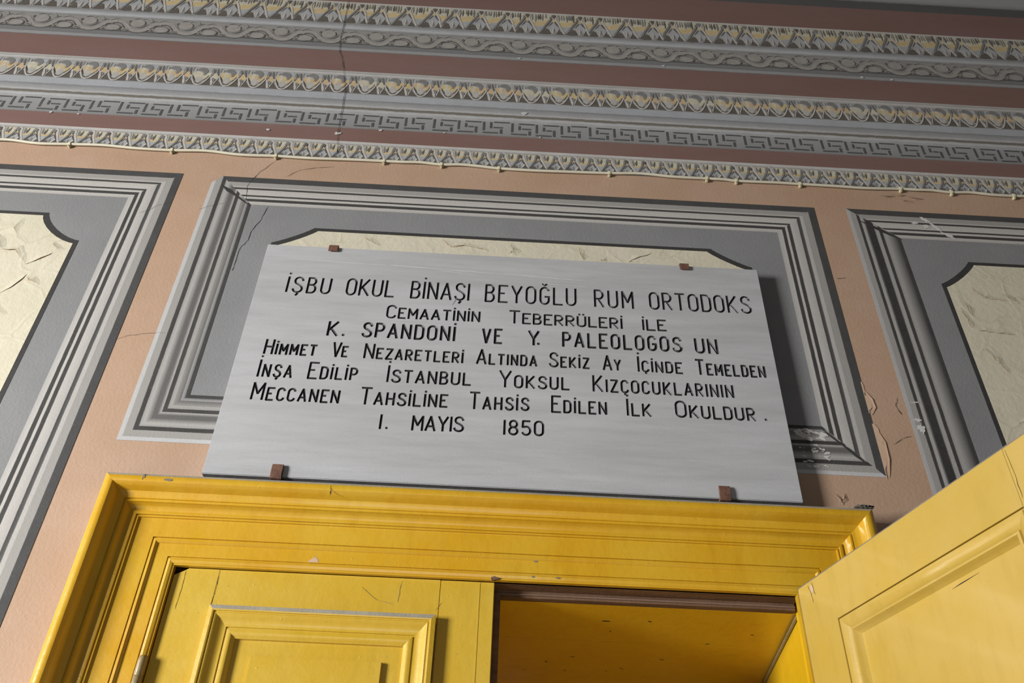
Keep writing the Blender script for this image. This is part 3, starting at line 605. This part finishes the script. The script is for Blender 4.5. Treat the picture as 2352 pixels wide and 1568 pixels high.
# left leaf, closed
dl = empty('door_1', (-.744, 0, 0)); props(dl, 'closed left leaf of the yellow panelled double door', 'door', kind='structure')
def part(name, me, parent, mats, label=None, shift=None):
    o = link(name, me, parent, mats)
    if shift is not None: o.matrix_parent_inverse = shift
    if label: o['label'] = label
    return o
shL = Matrix.Translation((.744, 0, 0))
YF = -.004; TH = .042
part('stile', prism([(-.7475, .01), (-.643, .01), (-.643, 2.4462), (-.716, 2.4462), (-.722, 2.442), (-.7475, 2.428)], YF, YF+TH), dl, ['yellow_leaf'], None, shL)
part('stile', box(-.112, .018, YF, YF+TH, .01, 2.4462, .0015), dl, ['yellow_leaf'], None, shL)
for z0, z1 in ((2.34, 2.4462), (1.24, 1.40), (.01, .22)): part('rail', box(-.6424, -.1126, YF+.0004, YF+TH, z0, z1), dl, ['yellow_leaf'], None, shL)
PM = [(.0, 0), (.0, .020), (.010, .0225), (.013, .0215), (.0135, .018), (.016, .018), (.018, .0195), (.022, .0175), (.027, .0125), (.034, .009), (.041, .0075), (.046, .0078), (.0465, .0045), (.0485, .0045), (.050, .0085), (.056, .0098), (.062, .0082), (.066, .004), (.070, .0015), (.0705, -.006)]
for z0, z1 in ((1.41, 2.353), (.23, 1.23)):
    part('panel', box(-.66, -.095, YF+.006, YF+.03, z0-.02, z1+.02), dl, ['yellow_leaf'], None, shL)
    frame_runs(-.640, -.115, z0, z1, PM, YF, lambda me: part('panel_moulding', me, dl, ['yellow_leaf', 'dust'], None, shL))
    part('raised_panel', box(-.526, -.228, YF-.004, YF+.008, z0+.108, z1-.108, .002), dl, ['yellow_leaf'], None, shL)
part('meeting_rebate', box(.0182, .034, .024, .05, .01, 2.43), dl, ['wood'], 'bare brown wooden edge of the closed leaf', shL)
part('edge_bead', box(-.020, -.016, YF-.0008, YF+.001, .01, 2.445, .0005), dl, ['yellow_leaf'], None, shL)
for x, z1_ in ((-.722, 2.44), (-.6426, 2.445)):
    q = [(x, z1_), (x+.001, z1_-.04), (x-.001, z1_-.095)]
    o = rough_line(q, .0007, 'crack', dl, 'paint_crack', YF-.0006, .0005, 6); o.matrix_parent_inverse = shL
for q in ([(-.30, 2.42), (-.26, 2.39), (-.22, 2.38)], [(-.205, 2.44), (-.208, 2.41), (-.21, 2.385)], [(-.12, 2.37), (-.105, 2.39)]):
    o = rough_line(q, .0006, 'dirt', dl, 'paint_crack', YF-.0006, .001, 4); o.matrix_parent_inverse = shL
# hinge barrel on the left leaf
def lathe(prof, n=20):
    vs = [(r*math.cos(2*math.pi*k/n), r*math.sin(2*math.pi*k/n), z) for r, z in prof for k in range(n)]
    fs = [(i*n+k, i*n+(k+1) % n, (i+1)*n+(k+1) % n, (i+1)*n+k) for i in range(len(prof)-1) for k in range(n)]
    fs += [tuple(range(n))[::-1], tuple(range((len(prof)-1)*n, len(prof)*n))]
    return mesh(vs, fs, smooth=True)
def hinge(parent, x, y, ztop, shift=None):
    h = .0105
    me = lathe([(.008, -.14), (h, -.138), (h, -.0925), (h*.9, -.091), (h, -.0895), (h, -.046), (h*.9, -.0445), (h, -.043), (h, -.012), (h*.95, -.006), (h*.75, -.0015), (.003, 0)])
    for v in me.vertices: v.co += Vector((x, y, ztop))
    o = link('hinge', me, parent, ['hinge']); o['label'] = 'grimy steel hinge barrel'
    if shift is not None: o.matrix_parent_inverse = shift
    lf = link('hinge_plate', box(x-.014, x+.008, y+.006, y+.0085, ztop-.135, ztop-.01, .0006), o, ['hinge']); return o
for zt in (2.232, 1.45, .45): hinge(dl, -.757, -.0185, zt, shL)

# right leaf, open towards the camera. local: x along the leaf from the hinge, z up, front face y=0 looking to -y
PHI = .2547
dr = empty('door_2', (.7457, -.030, 0)); props(dr, 'open right leaf of the yellow double door, swung out towards the camera', 'door', kind='structure')
dr.rotation_euler = (0, 0, -(math.pi/2-PHI))
W2, H2 = .742, 2.456
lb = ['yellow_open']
TH2 = .040
part('stile', box(.004, .1282, 0, TH2, .01, H2-.004, .0004, 1), dr, lb); part('stile', box(.684, W2, 0, TH2, .01, H2-.004, .0008, 1), dr, lb)
for z0, z1 in ((2.337, H2-.004), (1.24, 1.40), (.01, .22)): part('rail', box(.1283, .6838, .0001, TH2, z0, z1), dr, lb)
part('leaf_edge', box(0, .0055, .0015, TH2-.002, .01, H2, .001), dr, ['dirt'], 'grey dirty hinge edge')
part('leaf_top_edge', box(0, W2, .0015, TH2-.002, H2-.0065, H2, .001), dr, ['dirt'], 'grey dirty top edge')
PM2 = [(.0, -.004), (.0025, -.004), (.004, -.0003), (.009, -.0006), (.016, -.0022), (.023, -.0052), (.0275, -.0090), (.0285, -.0098), (.0290, -.0052), (.0315, -.0040), (.0345, -.0044), (.036, -.0065), (.038, -.0105), (.0415, -.0150), (.0450, -.0190), (.0455, -.024)]
for z0, z1 in ((1.405, 2.336), (.225, 1.235)):
    part('panel', box(.11, .70, .019, .033, z0-.02, z1+.02), dr, lb)
    frame_runs(.129, .683, z0, z1, PM2, 0, lambda me: part('panel_moulding', me, dr, ['yellow_open', 'yellow_open']))
rp = prism([(.286, 1.55), (.545, 1.55), (.575, 1.58), (.575, 2.05), (.560, 2.085), (.300, 2.085), (.286, 2.05)], 1e-9+.0155, .020); part('raised_panel', rp, dr, lb)
part('gouge', prism([(.455, 2.2795), (.48, 2.2818), (.530, 2.2825), (.49, 2.2803)], .0184, .0192), dr, ['crack'], 'dark gouge in the panel')
for q in ([(.690, 2.448), (.692, 2.40), (.690, 2.35)], [(.06, 2.448), (.064, 2.43), (.067, 2.415)], [(.045, 2.445), (.052, 2.425), (.054, 2.40)]):
    rough_line(q, .0009, 'crack', dr, 'paint_crack', -.0006, .001, 4)
part('paint_chip', prism(blob(.057, 2.432, .006, .012, 9, .3), -.0007, .0003), dr, ['undercoat'])
for zt in (2.18, 1.45, .45): hinge(dr, -.006, .012, zt)

# ------------------------------------------------------------------ marble plaque with carved lettering
FY = -.045
words = [('İŞBU', -0.6474, 3.3060, -0.5132, 3.3065, 0.0593, 0, 0), ('OKUL', -0.4689, 3.3068, -0.3227, 3.3066, 0.063, 0, 0), ('BİNAŞI', -0.2751, 3.3069, -0.0966, 3.3086, 0.0648, 0, 0), ('BEYOĞLU', -0.0513, 3.3083, 0.2265, 3.310, 0.0659, 0, 0), ('RUM', 0.2785, 3.3102, 0.3997, 3.3103, 0.0651, 0, 0), ('ORTODOKS', 0.4458, 3.312, 0.757, 3.3155, 0.0645, 0, 0), ('CEMAATİNİN', -0.3372, 3.2258, -0.0596, 3.2281, 0.0461, 0.8, 0), ('TEBERRÜLERİ', 0.0236, 3.2294, 0.3615, 3.2298, 0.0463, 0.8, 0), ('İLE', 0.4194, 3.2286, 0.4917, 3.2301, 0.0387, 0, 0), ('K.', -0.4987, 3.1481, -0.4464, 3.1495, 0.05, 0, 1), ('SPANDONİ', -0.399, 3.1502, -0.1278, 3.1518, 0.0501, 0, 1), ('VE', -0.0523, 3.1503, 0.0086, 3.1511, 0.0502, 0, 1), ('Y.', 0.0816, 3.1511, 0.1168, 3.1533, 0.0503, 0, 1), ('PALEOLOGOS', 0.1811, 3.1521, 0.5316, 3.1544, 0.0503, 0, 1), ('UN', 0.5678, 3.1539, 0.6367, 3.1535, 0.0505, 0, 1), ('HİMMET', -0.6643, 3.0714, -0.5145, 3.0731, 0.0496, 0.71, 2), ('VE', -0.4729, 3.0724, -0.4265, 3.075, 0.0497, 0.7, 0), ('NEZARETLERİ', -0.3824, 3.0738, -0.0991, 3.0736, 0.0498, 0.7, 0), ('ALTINDA', -0.0637, 3.074, 0.111, 3.0752, 0.0499, 0.7, 0), ('SEKİZ', 0.1431, 3.0763, 0.2599, 3.0767, 0.0484, 0.72, 0), ('AY', 0.2963, 3.0751, 0.3502, 3.0761, 0.05, 0.7, 0), ('İÇİNDE', 0.396, 3.0752, 0.5258, 3.0757, 0.0516, 0.7, 0), ('TEMELDEN', 0.562, 3.0752, 0.7643, 3.0768, 0.0512, 0.72, 2), ('İNŞA', -0.6654, 2.9921, -0.568, 2.9933, 0.0559, 0.72, 0), ('EDİLİP', -0.527, 2.9937, -0.3883, 2.996, 0.0538, 0.72, 0), ('İSTANBUL', -0.3078, 2.995, -0.0726, 2.9977, 0.0548, 0.73, 0), ('YOKSUL', 0.0036, 2.9972, 0.2021, 2.9986, 0.0545, 0.73, 0), ('KIZÇOCUKLARININ', 0.2654, 2.9983, 0.6629, 3.0008, 0.0526, 0.76, 0), ('MECCANEN', -0.6667, 2.9151, -0.4261, 2.9171, 0.0537, 0.73, 0), ('TAHSİLİNE', -0.3724, 2.9173, -0.1316, 2.9208, 0.0531, 0.73, 0), ('TAHSİS', -0.075, 2.9197, 0.0908, 2.9232, 0.0533, 0.73, 0), ('EDİLEN', 0.1498, 2.9221, 0.3041, 2.9231, 0.052, 0.73, 0), ('İLK', 0.3571, 2.9234, 0.4263, 2.924, 0.0525, 0.73, 0), ('OKULDUR', 0.4909, 2.9264, 0.7138, 2.9265, 0.0507, 0.76, 0), ('.', 0.7364, 2.9289, 0.7418, 2.9287, 0.0435, 0, 0), ('I.', -0.3091, 2.8413, -0.2849, 2.8422, 0.0435, 0, 0), ('MAYIS', -0.2232, 2.8417, -0.0832, 2.8458, 0.0441, 0, 0), ('1850', 0.0219, 2.8431, 0.1318, 2.8449, 0.0435, 0, 0)]
def arcp(cx, cy_, rx, ry, a0, a1, n=8): return [(cx+rx*math.cos(math.radians(a0+(a1-a0)*k/n)), cy_+ry*math.sin(math.radians(a0+(a1-a0)*k/n))) for k in range(n+1)]
def stad(w, top=1.0):
    r = w/2; ry = .26
    return arcp(r, top-ry, r, ry, 0, 180, 14)+arcp(r, ry, r, ry, 180, 360, 14)      # closed
Sc = catmull([(.50, .80), (.44, .93), (.27, 1.0), (.10, .93), (.04, .78), (.10, .62), (.27, .52), (.43, .42), (.52, .26), (.46, .08), (.27, 0), (.08, .07), (.0, .20)], 4)
G_ = {  # width, polylines ('c' prefix: closed)
    'I': (.0, [[(0, 0), (0, 1)]]), 'L': (.44, [[(0, 1), (0, 0)], [(0, 0), (.46, 0)]]), 'E': (.44, [[(0, 0), (0, 1)], [(0, 1), (.46, 1)], [(0, .53), (.28, .53)], [(0, 0), (.46, 0)]]),
    'T': (.50, [[(.25, 0), (.25, 1)], [(0, 1), (.50, 1)]]), 'H': (.48, [[(0, 0), (0, 1)], [(.48, 0), (.48, 1)], [(0, .5), (.48, .5)]]),
    'N': (.50, [[(0, 0), (0, 1)], [(.50, 0), (.50, 1)], [(0, 1), (.50, 0)]]), 'M': (.58, [[(0, 0), (.0, 1)], [(.58, 0), (.58, 1)], [(0, 1), (.29, .35)], [(.29, .35), (.58, 1)]]),
    'A': (.54, [[(0, 0), (.27, 1)], [(.27, 1), (.54, 0)], [(.09, .3), (.45, .3)]]), 'V': (.50, [[(0, 1), (.25, 0)], [(.25, 0), (.50, 1)]]),
    'Y': (.54, [[(0, 1), (.27, .45)], [(.27, .45), (.54, 1)], [(.27, .47), (.27, 0)]]), 'K': (.52, [[(0, 0), (0, 1)], [(.48, 1), (.0, .36)], [(.13, .53), (.52, 0)]]),
    'Z': (.48, [[(0, 1), (.48, 1)], [(.48, 1), (0, 0)], [(0, 0), (.5, 0)]]),
    'U': (.50, [[(0, 1), (0, .26)]+arcp(.25, .26, .25, .26, 180, 360, 14)+[(.50, 1)]]),
    'O': (.50, ['c', stad(.50)]), '0': (.46, ['c', stad(.46)]),
    'C': (.46, [arcp(.24, .74, .24, .26, 20, 180, 12)+arcp(.24, .26, .24, .26, 180, 345, 12)]),
    'G': (.48, [arcp(.24, .74, .24, .26, 20, 180, 12)+arcp(.24, .26, .24, .26, 180, 360, 12)+[(.48, .44)], [(.49, .44), (.27, .44)]]),
    'S': (.50, [Sc]), 'B': (.46, [[(0, 0), (0, 1)], [(0, 1), (.24, 1)]+arcp(.22, .77, .20, .23, 80, -80, 12)+[(0, .53)], [(0, .53), (.24, .53)]+arcp(.24, .265, .22, .265, 80, -80, 12)+[(0, 0)]]),
    'D': (.48, [[(0, 0), (0, 1)], [(0, 1), (.22, 1)]+arcp(.23, .72, .25, .28, 85, 0, 9)+arcp(.23, .28, .25, .28, 0, -85, 9)+[(0, 0)]]),
    'P': (.46, [[(0, 0), (0, 1)], [(0, 1), (.24, 1)]+arcp(.22, .73, .24, .27, 80, -80, 12)+[(0, .46)]]),
    'R': (.48, [[(0, 0), (0, 1)], [(0, 1), (.24, 1)]+arcp(.22, .74, .24, .26, 80, -80, 12)+[(0, .48)], [(.20, .46), (.48, 0)]]),
    '1': (.0, [[(0, 0), (0, 1)]]), '8': (.46, ['c', arcp(.23, .76, .20, .235, 0, 345, 22), 'c', arcp(.23, .26, .23, .265, 0, 345, 22)]),
    '5': (.44, [[(.42, 1), (.04, 1)], [(.04, 1), (.02, .56)], [(.02, .56)]+arcp(.22, .30, .23, .30, 110, -150, 18)]), '.': (.0, [])}
DOT = lambda x, z: ('d', (x, z))
def glyph(ch):
    base = {'İ': 'I', 'Ş': 'S', 'Ç': 'C', 'Ğ': 'G', 'Ü': 'U'}.get(ch, ch); w, raw = G_[base]; pl = []; cl_ = False
    for r_ in raw:
        if r_ == 'c': cl_ = True; continue
        pl.append(('c' if cl_ else 'o', r_)); cl_ = False
    if ch == 'İ': pl.append(DOT(.02, 1.24))
    if ch == 'Ü': pl += [DOT(.12, 1.22), DOT(.38, 1.22)]
    if ch == 'Ş': pl.append(('o', [(.27, .0), (.33, -.10), (.24, -.20)]))
    if ch == 'Ç': pl.append(DOT(.25, -.15))
    if ch == 'Ğ': pl.append(('o', [(.13, 1.22), (.24, 1.14), (.36, 1.22)]))
    if ch == '.': pl.append(DOT(0, .05))
    return w, pl
passes = {}
centres = []
def add_groove(k, pts, closed, hw, dep):
    """V-section groove cutter along a polyline in the plaque plane"""
    P_ = [Vector(p) for p in pts]
    # drop doubled points
    Q = [P_[0]]
    for p in P_[1:]:
        if (p-Q[-1]).length > .0007: Q.append(p)
    if closed and (Q[0]-Q[-1]).length < .0012: Q.pop()
    n = len(Q)
    if n < 2: return
    vs, fs = passes.setdefault(k, ([], [])); b = len(vs)
    for i, p in enumerate(Q):
        if closed: d0 = (p-Q[i-1]).normalized(); d1 = (Q[(i+1) % n]-p).normalized()
        else:
            d0 = (p-Q[i-1]).normalized() if i else (Q[1]-p).normalized(); d1 = (Q[i+1]-p).normalized() if i < n-1 else d0
        d = (d0+d1).normalized(); nn = Vector((-d.y, d.x)); s = 1/max(.6, nn.dot(Vector((-d0.y, d0.x))))
        e = p
        if not closed and i == 0: e = p-d*hw*.75
        if not closed and i == n-1: e = p+d*hw*.75
        q = hw*s; f = .0015; qq = q*(1+f/dep)
        vs += [(e.x+nn.x*qq, FY-f, e.y+nn.y*qq), (e.x-nn.x*qq, FY-f, e.y-nn.y*qq), (p.x, FY+dep, p.y)]
    rng = n if closed else n-1
    for i in range(rng):
        a = b+3*i; c = b+3*((i+1) % n)
        for (u, v) in ((0, 1), (1, 2), (2, 0)): fs.append((a+u, c+u, c+v, a+v))
    if not closed: fs.append((b, b+1, b+2)); e = b+3*(n-1); fs.append((e+2, e+1, e))
for t, x0, z0, x1, z1, h, small, bold in words:
    hs = [h if (i == 0 or not small) else h*small for i in range(len(t))]
    gl = [glyph(c) for c in t]; n = len(t)
    sw = (.0066, .0078, .0070)[bold]*(1.06 if h > .058 else 1)
    x0 += sw*.5; x1 -= sw*.5
    tot = sum(g_[0]*a for g_, a in zip(gl, hs)); gap = (x1-x0-tot)/(n-1) if n > 1 else 0
    scx = 1.0
    want = .0155 if t not in ('K.', 'Y.', 'I.', 'MAYIS') else gap
    if n > 1 and want != gap:
        want = max(.40*sw+.0085, min(.021, .30*sum(hs)/n)); scx = (x1-x0-want*(n-1))/tot; scx = max(.8, min(1.35, scx)); gap = (x1-x0-tot*scx)/(n-1)
    x = x0
    for (w_, pl), a, ch in zip(gl, hs, t):
        zb = z0+(z1-z0)*((x-x0)/(x1-x0) if n > 1 else 0)+random.uniform(-.0004, .0004)
        centres.append((x+w_*a*scx/2, zb+a/2, w_*a*scx/2+.004, a))
        for k, (kd, pts) in enumerate(pl):
            if kd == 'd':
                cx_, cz_ = x+pts[0]*a*scx, zb+pts[1]*a; r_ = sw*.62
                vs, fs = passes.setdefault(8, ([], [])); b = len(vs)
                for q in range(8): vs.append((cx_+r_*1.3*math.cos(q*math.pi/4), FY-.001, cz_+r_*1.3*math.sin(q*math.pi/4)))
                vs.append((cx_, FY+.0032, cz_)); fs.append(tuple(range(b, b+8))); fs += [(b+(q+1) % 8, b+q, b+8) for q in range(8)]
            else: add_groove(k, [(x+p[0]*a*scx, zb+p[1]*a) for p in pts], kd == 'c', sw/2, .0042)
        x += w_*a*scx+gap
slab = box(-.7375, .7985, FY, -.014, 2.6815, 3.4985, .0018, 2)
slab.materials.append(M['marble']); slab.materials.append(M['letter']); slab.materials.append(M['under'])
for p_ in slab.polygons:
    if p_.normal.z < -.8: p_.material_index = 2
plq = empty('marble_plaque', (.0305, -.014, 2.6815)); props(plq, 'large grey marble plaque carved with black Turkish lettering above the door', 'plaque')
so = bpy.data.objects.new('slab', slab); COL.objects.link(so)
for k in sorted(passes):
    vs, fs = passes[k]; me = mesh(vs, fs); fix_normals(me); me.materials.append(M['letter'])
    me.polygons.foreach_set('material_index', [0]*len(me.polygons))
    co = bpy.data.objects.new('cut', me); COL.objects.link(co)
    md = so.modifiers.new('b', 'BOOLEAN'); md.operation = 'DIFFERENCE'; md.solver = 'MANIFOLD'; md.object = co
    bpy.context.view_layer.update()
    res = bpy.data.meshes.new_from_object(so.evaluated_get(bpy.context.evaluated_depsgraph_get()))
    so.modifiers.clear(); so.data = res; bpy.data.objects.remove(co)
so.parent = plq; so.matrix_parent_inverse = Matrix.Translation(-plq.location)
# the black paint in every carved letter becomes a part of its own
bm = bmesh.new(); bm.from_mesh(so.data)
names = [m_.name if m_ else '' for m_ in so.data.materials]
li = {i for i, nme in enumerate(names) if nme.startswith('black_letter')}
groups = {}
def inside(f):
    return f.material_index in li or (all(v.co.y >= FY-1e-5 for v in f.verts) and any(FY+.0008 < v.co.y < FY+.006 for v in f.verts) and f.calc_center_median().y < FY+.006 and -.73 < f.calc_center_median().x < .79 and 2.70 < f.calc_center_median().z < 3.48)
dark = [f for f in bm.faces if inside(f)]
for f in dark:
    c = f.calc_center_median(); best = min(range(len(centres)), key=lambda i: max(0, abs(c.x-centres[i][0])-centres[i][2])*3+max(0, abs(c.z-centres[i][1])-centres[i][3]*.5))
    groups.setdefault(best, []).append(f)
for i in sorted(groups):
    vm = {}; vs = []; fs = []
    for f in groups[i]:
        for v in f.verts:
            if v not in vm: vm[v] = len(vs); vs.append(tuple(v.co))
        fs.append(tuple(vm[v] for v in f.verts))
    o = link('letter', mesh(vs, fs), plq, ['letter']); o.matrix_parent_inverse = Matrix.Translation(-plq.location)
bmesh.ops.delete(bm, geom=dark, context='FACES'); bm.to_mesh(so.data); bm.free()
print('LETTERS', len(groups), 'of', len(centres))

# pale scratches and a chip on the face of the slab
ivp = Matrix.Translation(-plq.location)
for q, w_ in (([(-.66, 3.442), (-.50, 3.437), (-.36, 3.435)], .0010), ([(-.35, 3.436), (-.20, 3.430), (-.02, 3.424)], .0016), ([(0, 3.424), (.14, 3.417), (.26, 3.412)], .0012), ([(-.20, 3.424), (-.12, 3.416), (-.07, 3.410)], .0007), ([(.12, 3.392), (.26, 3.388)], .0007)):
    o = rough_line(q, w_, 'scratch', plq, 'scratch', FY-.0003, .0008, 9); o.matrix_parent_inverse = ivp
o = rough_line([(-.135, 3.318), (-.139, 3.302), (-.146, 3.285)], .0022, 'o_md', plq, 'scratch', FY-.0003, .0005, 3); o.matrix_parent_inverse = ivp
# rusty clamps that hold the plaque
def clamp(x, z, top, label):
    e = empty('iron_clamp', (x, -.0, z)); props(e, label, 'clamp', 'rusty clamps holding the marble plaque')
    s = -1 if top else 1
    w = .0145
    if top: prof = [(-.014, .012), (-.050, .012), (-.0535, .009), (-.0535, -.014), (-.0485, -.014), (-.0485, .005), (-.045, .0075), (-.014, .0075)]
    else: prof = [(-.016, -.016), (-.050, -.016), (-.0555, -.010), (-.0555, .014), (-.053, .024), (-.0485, .024), (-.0485, -.006), (-.045, -.0095), (-.016, -.0095)]
    n = len(prof); vs = [(-w, y, z_) for y, z_ in prof]+[(w, y, z_) for y, z_ in prof]
    me = fix_normals(mesh(vs, [tuple(range(n)), tuple(range(2*n-1, n-1, -1))]+[(i, i+n, (i+1) % n+n, (i+1) % n) for i in range(n)]))
    bm = bmesh.new(); bm.from_mesh(me); bmesh.ops.bevel(bm, geom=list(bm.edges), offset=.0009, segments=1, affect='EDGES'); bm.to_mesh(me); bm.free()
    link('hook', me, e, ['rust'])
    z_ = .0098 if top else -.0128
    link('shank', box(-.006, .006, -.018, .004, z_-.002, z_+.002, .0006), e, ['rust'])
clamp(-.531, 3.4915, True, 'rusty clamp on the top edge of the plaque, left one')
clamp(.566, 3.4915, True, 'rusty clamp on the top edge of the plaque, right one')
clamp(-.548, 2.6905, False, 'rusty curled clamp on the bottom edge of the plaque, left one')
clamp(.596, 2.6905, False, 'rusty clamp on the bottom edge of the plaque, right one')

# ------------------------------------------------------------------ cable along the cornice
cab = empty('cable', (0, -.006, 3.965)); props(cab, 'thin cream electric cable clipped along the wall below the painted leaf band', 'cable')
cx_ = [-1.528, -1.173, -.812, -.436, -.235, -.034, .354, .698, .801, 1.027, 1.384, 1.564, 1.786]
cx_ = [-3.1, -2.75, -2.4, -2.05, -1.85]+cx_+[2.1, 2.4, 2.75, 3.1]
pts = []
zz = {-1.528: 3.966, -1.173: 3.963, -.812: 3.962, -.436: 3.966, -.235: 3.964, -.034: 3.960, .354: 3.966, .698: 3.966, .801: 3.962, 1.027: 3.963, 1.384: 3.966, 1.564: 3.962, 1.786: 3.961}
for i, x in enumerate(cx_):
    z = zz.get(x, 3.964); pts.append(Vector((x, -.0075, z)))
    if i < len(cx_)-1:
        d = cx_[i+1]-x
        pts.append(Vector((x+d*.33, -.0085, z+random.uniform(-.004, .007)*min(1, d*4)))); pts.append(Vector((x+d*.66, -.0085, z+random.uniform(-.006, .004)*min(1, d*4))))
pp = catmull([tuple(p) for p in pts], 5)
def tube(P_, r, n=10):
    vs = []; fs = []
    for i, p in enumerate(P_):
        p = Vector(p); d = (Vector(P_[min(i+1, len(P_)-1)])-Vector(P_[max(0, i-1)])).normalized(); a = Vector((0, 1, 0)); b = d.cross(a).normalized()
        for k in range(n): vs.append(p+a*r*math.cos(2*math.pi*k/n)+b*r*math.sin(2*math.pi*k/n))
        if i:
            for k in range(n): fs.append(((i-1)*n+k, (i-1)*n+(k+1) % n, i*n+(k+1) % n, i*n+k))
    fs += [tuple(range(n))[::-1], tuple(range((len(P_)-1)*n, len(P_)*n))]
    return mesh(vs, fs, smooth=True)
iv = Matrix.Translation(-cab.location)
o = link('sheath', tube(pp, .0050), cab, ['cable']); o.matrix_parent_inverse = iv
def clipmesh():
    prof = [(-.0005, -.0075), (-.012, -.0075), (-.0145, -.004), (-.0145, .004), (-.011, .0075), (-.0005, .0085), (-.0005, .0065), (-.009, .0058), (-.0128, .003), (-.0128, -.003), (-.010, -.006), (-.0005, -.006)]
    n = len(prof); w = .0042; vs = [(-w, y, z) for y, z in prof]+[(w, y, z) for y, z in prof]
    a = fix_normals(mesh(vs, [tuple(range(n)), tuple(range(2*n-1, n-1, -1))]+[(i, i+n, (i+1) % n+n, (i+1) % n) for i in range(n)]))
    return join(a, box(-w*.9, w*.9, -.012, -.0003, -.015, -.0074, .001))
cm = clipmesh(); cm.materials.append(M['clip'])
nm = lathe([(.0016, -.0003), (.0016, .0012), (.0009, .0018)], 8)
for v in nm.vertices: v.co = Vector((v.co.x, -.012-v.co.z, v.co.y-.0112))
nm.materials.append(M['nail'])
for x in cx_:
    c = bpy.data.objects.new('cable_clip', cm); COL.objects.link(c); c.parent = cab; c.location = Vector((x, 0, zz.get(x, 3.964)))-cab.location
    k = bpy.data.objects.new('nail', nm); COL.objects.link(k); k.parent = c
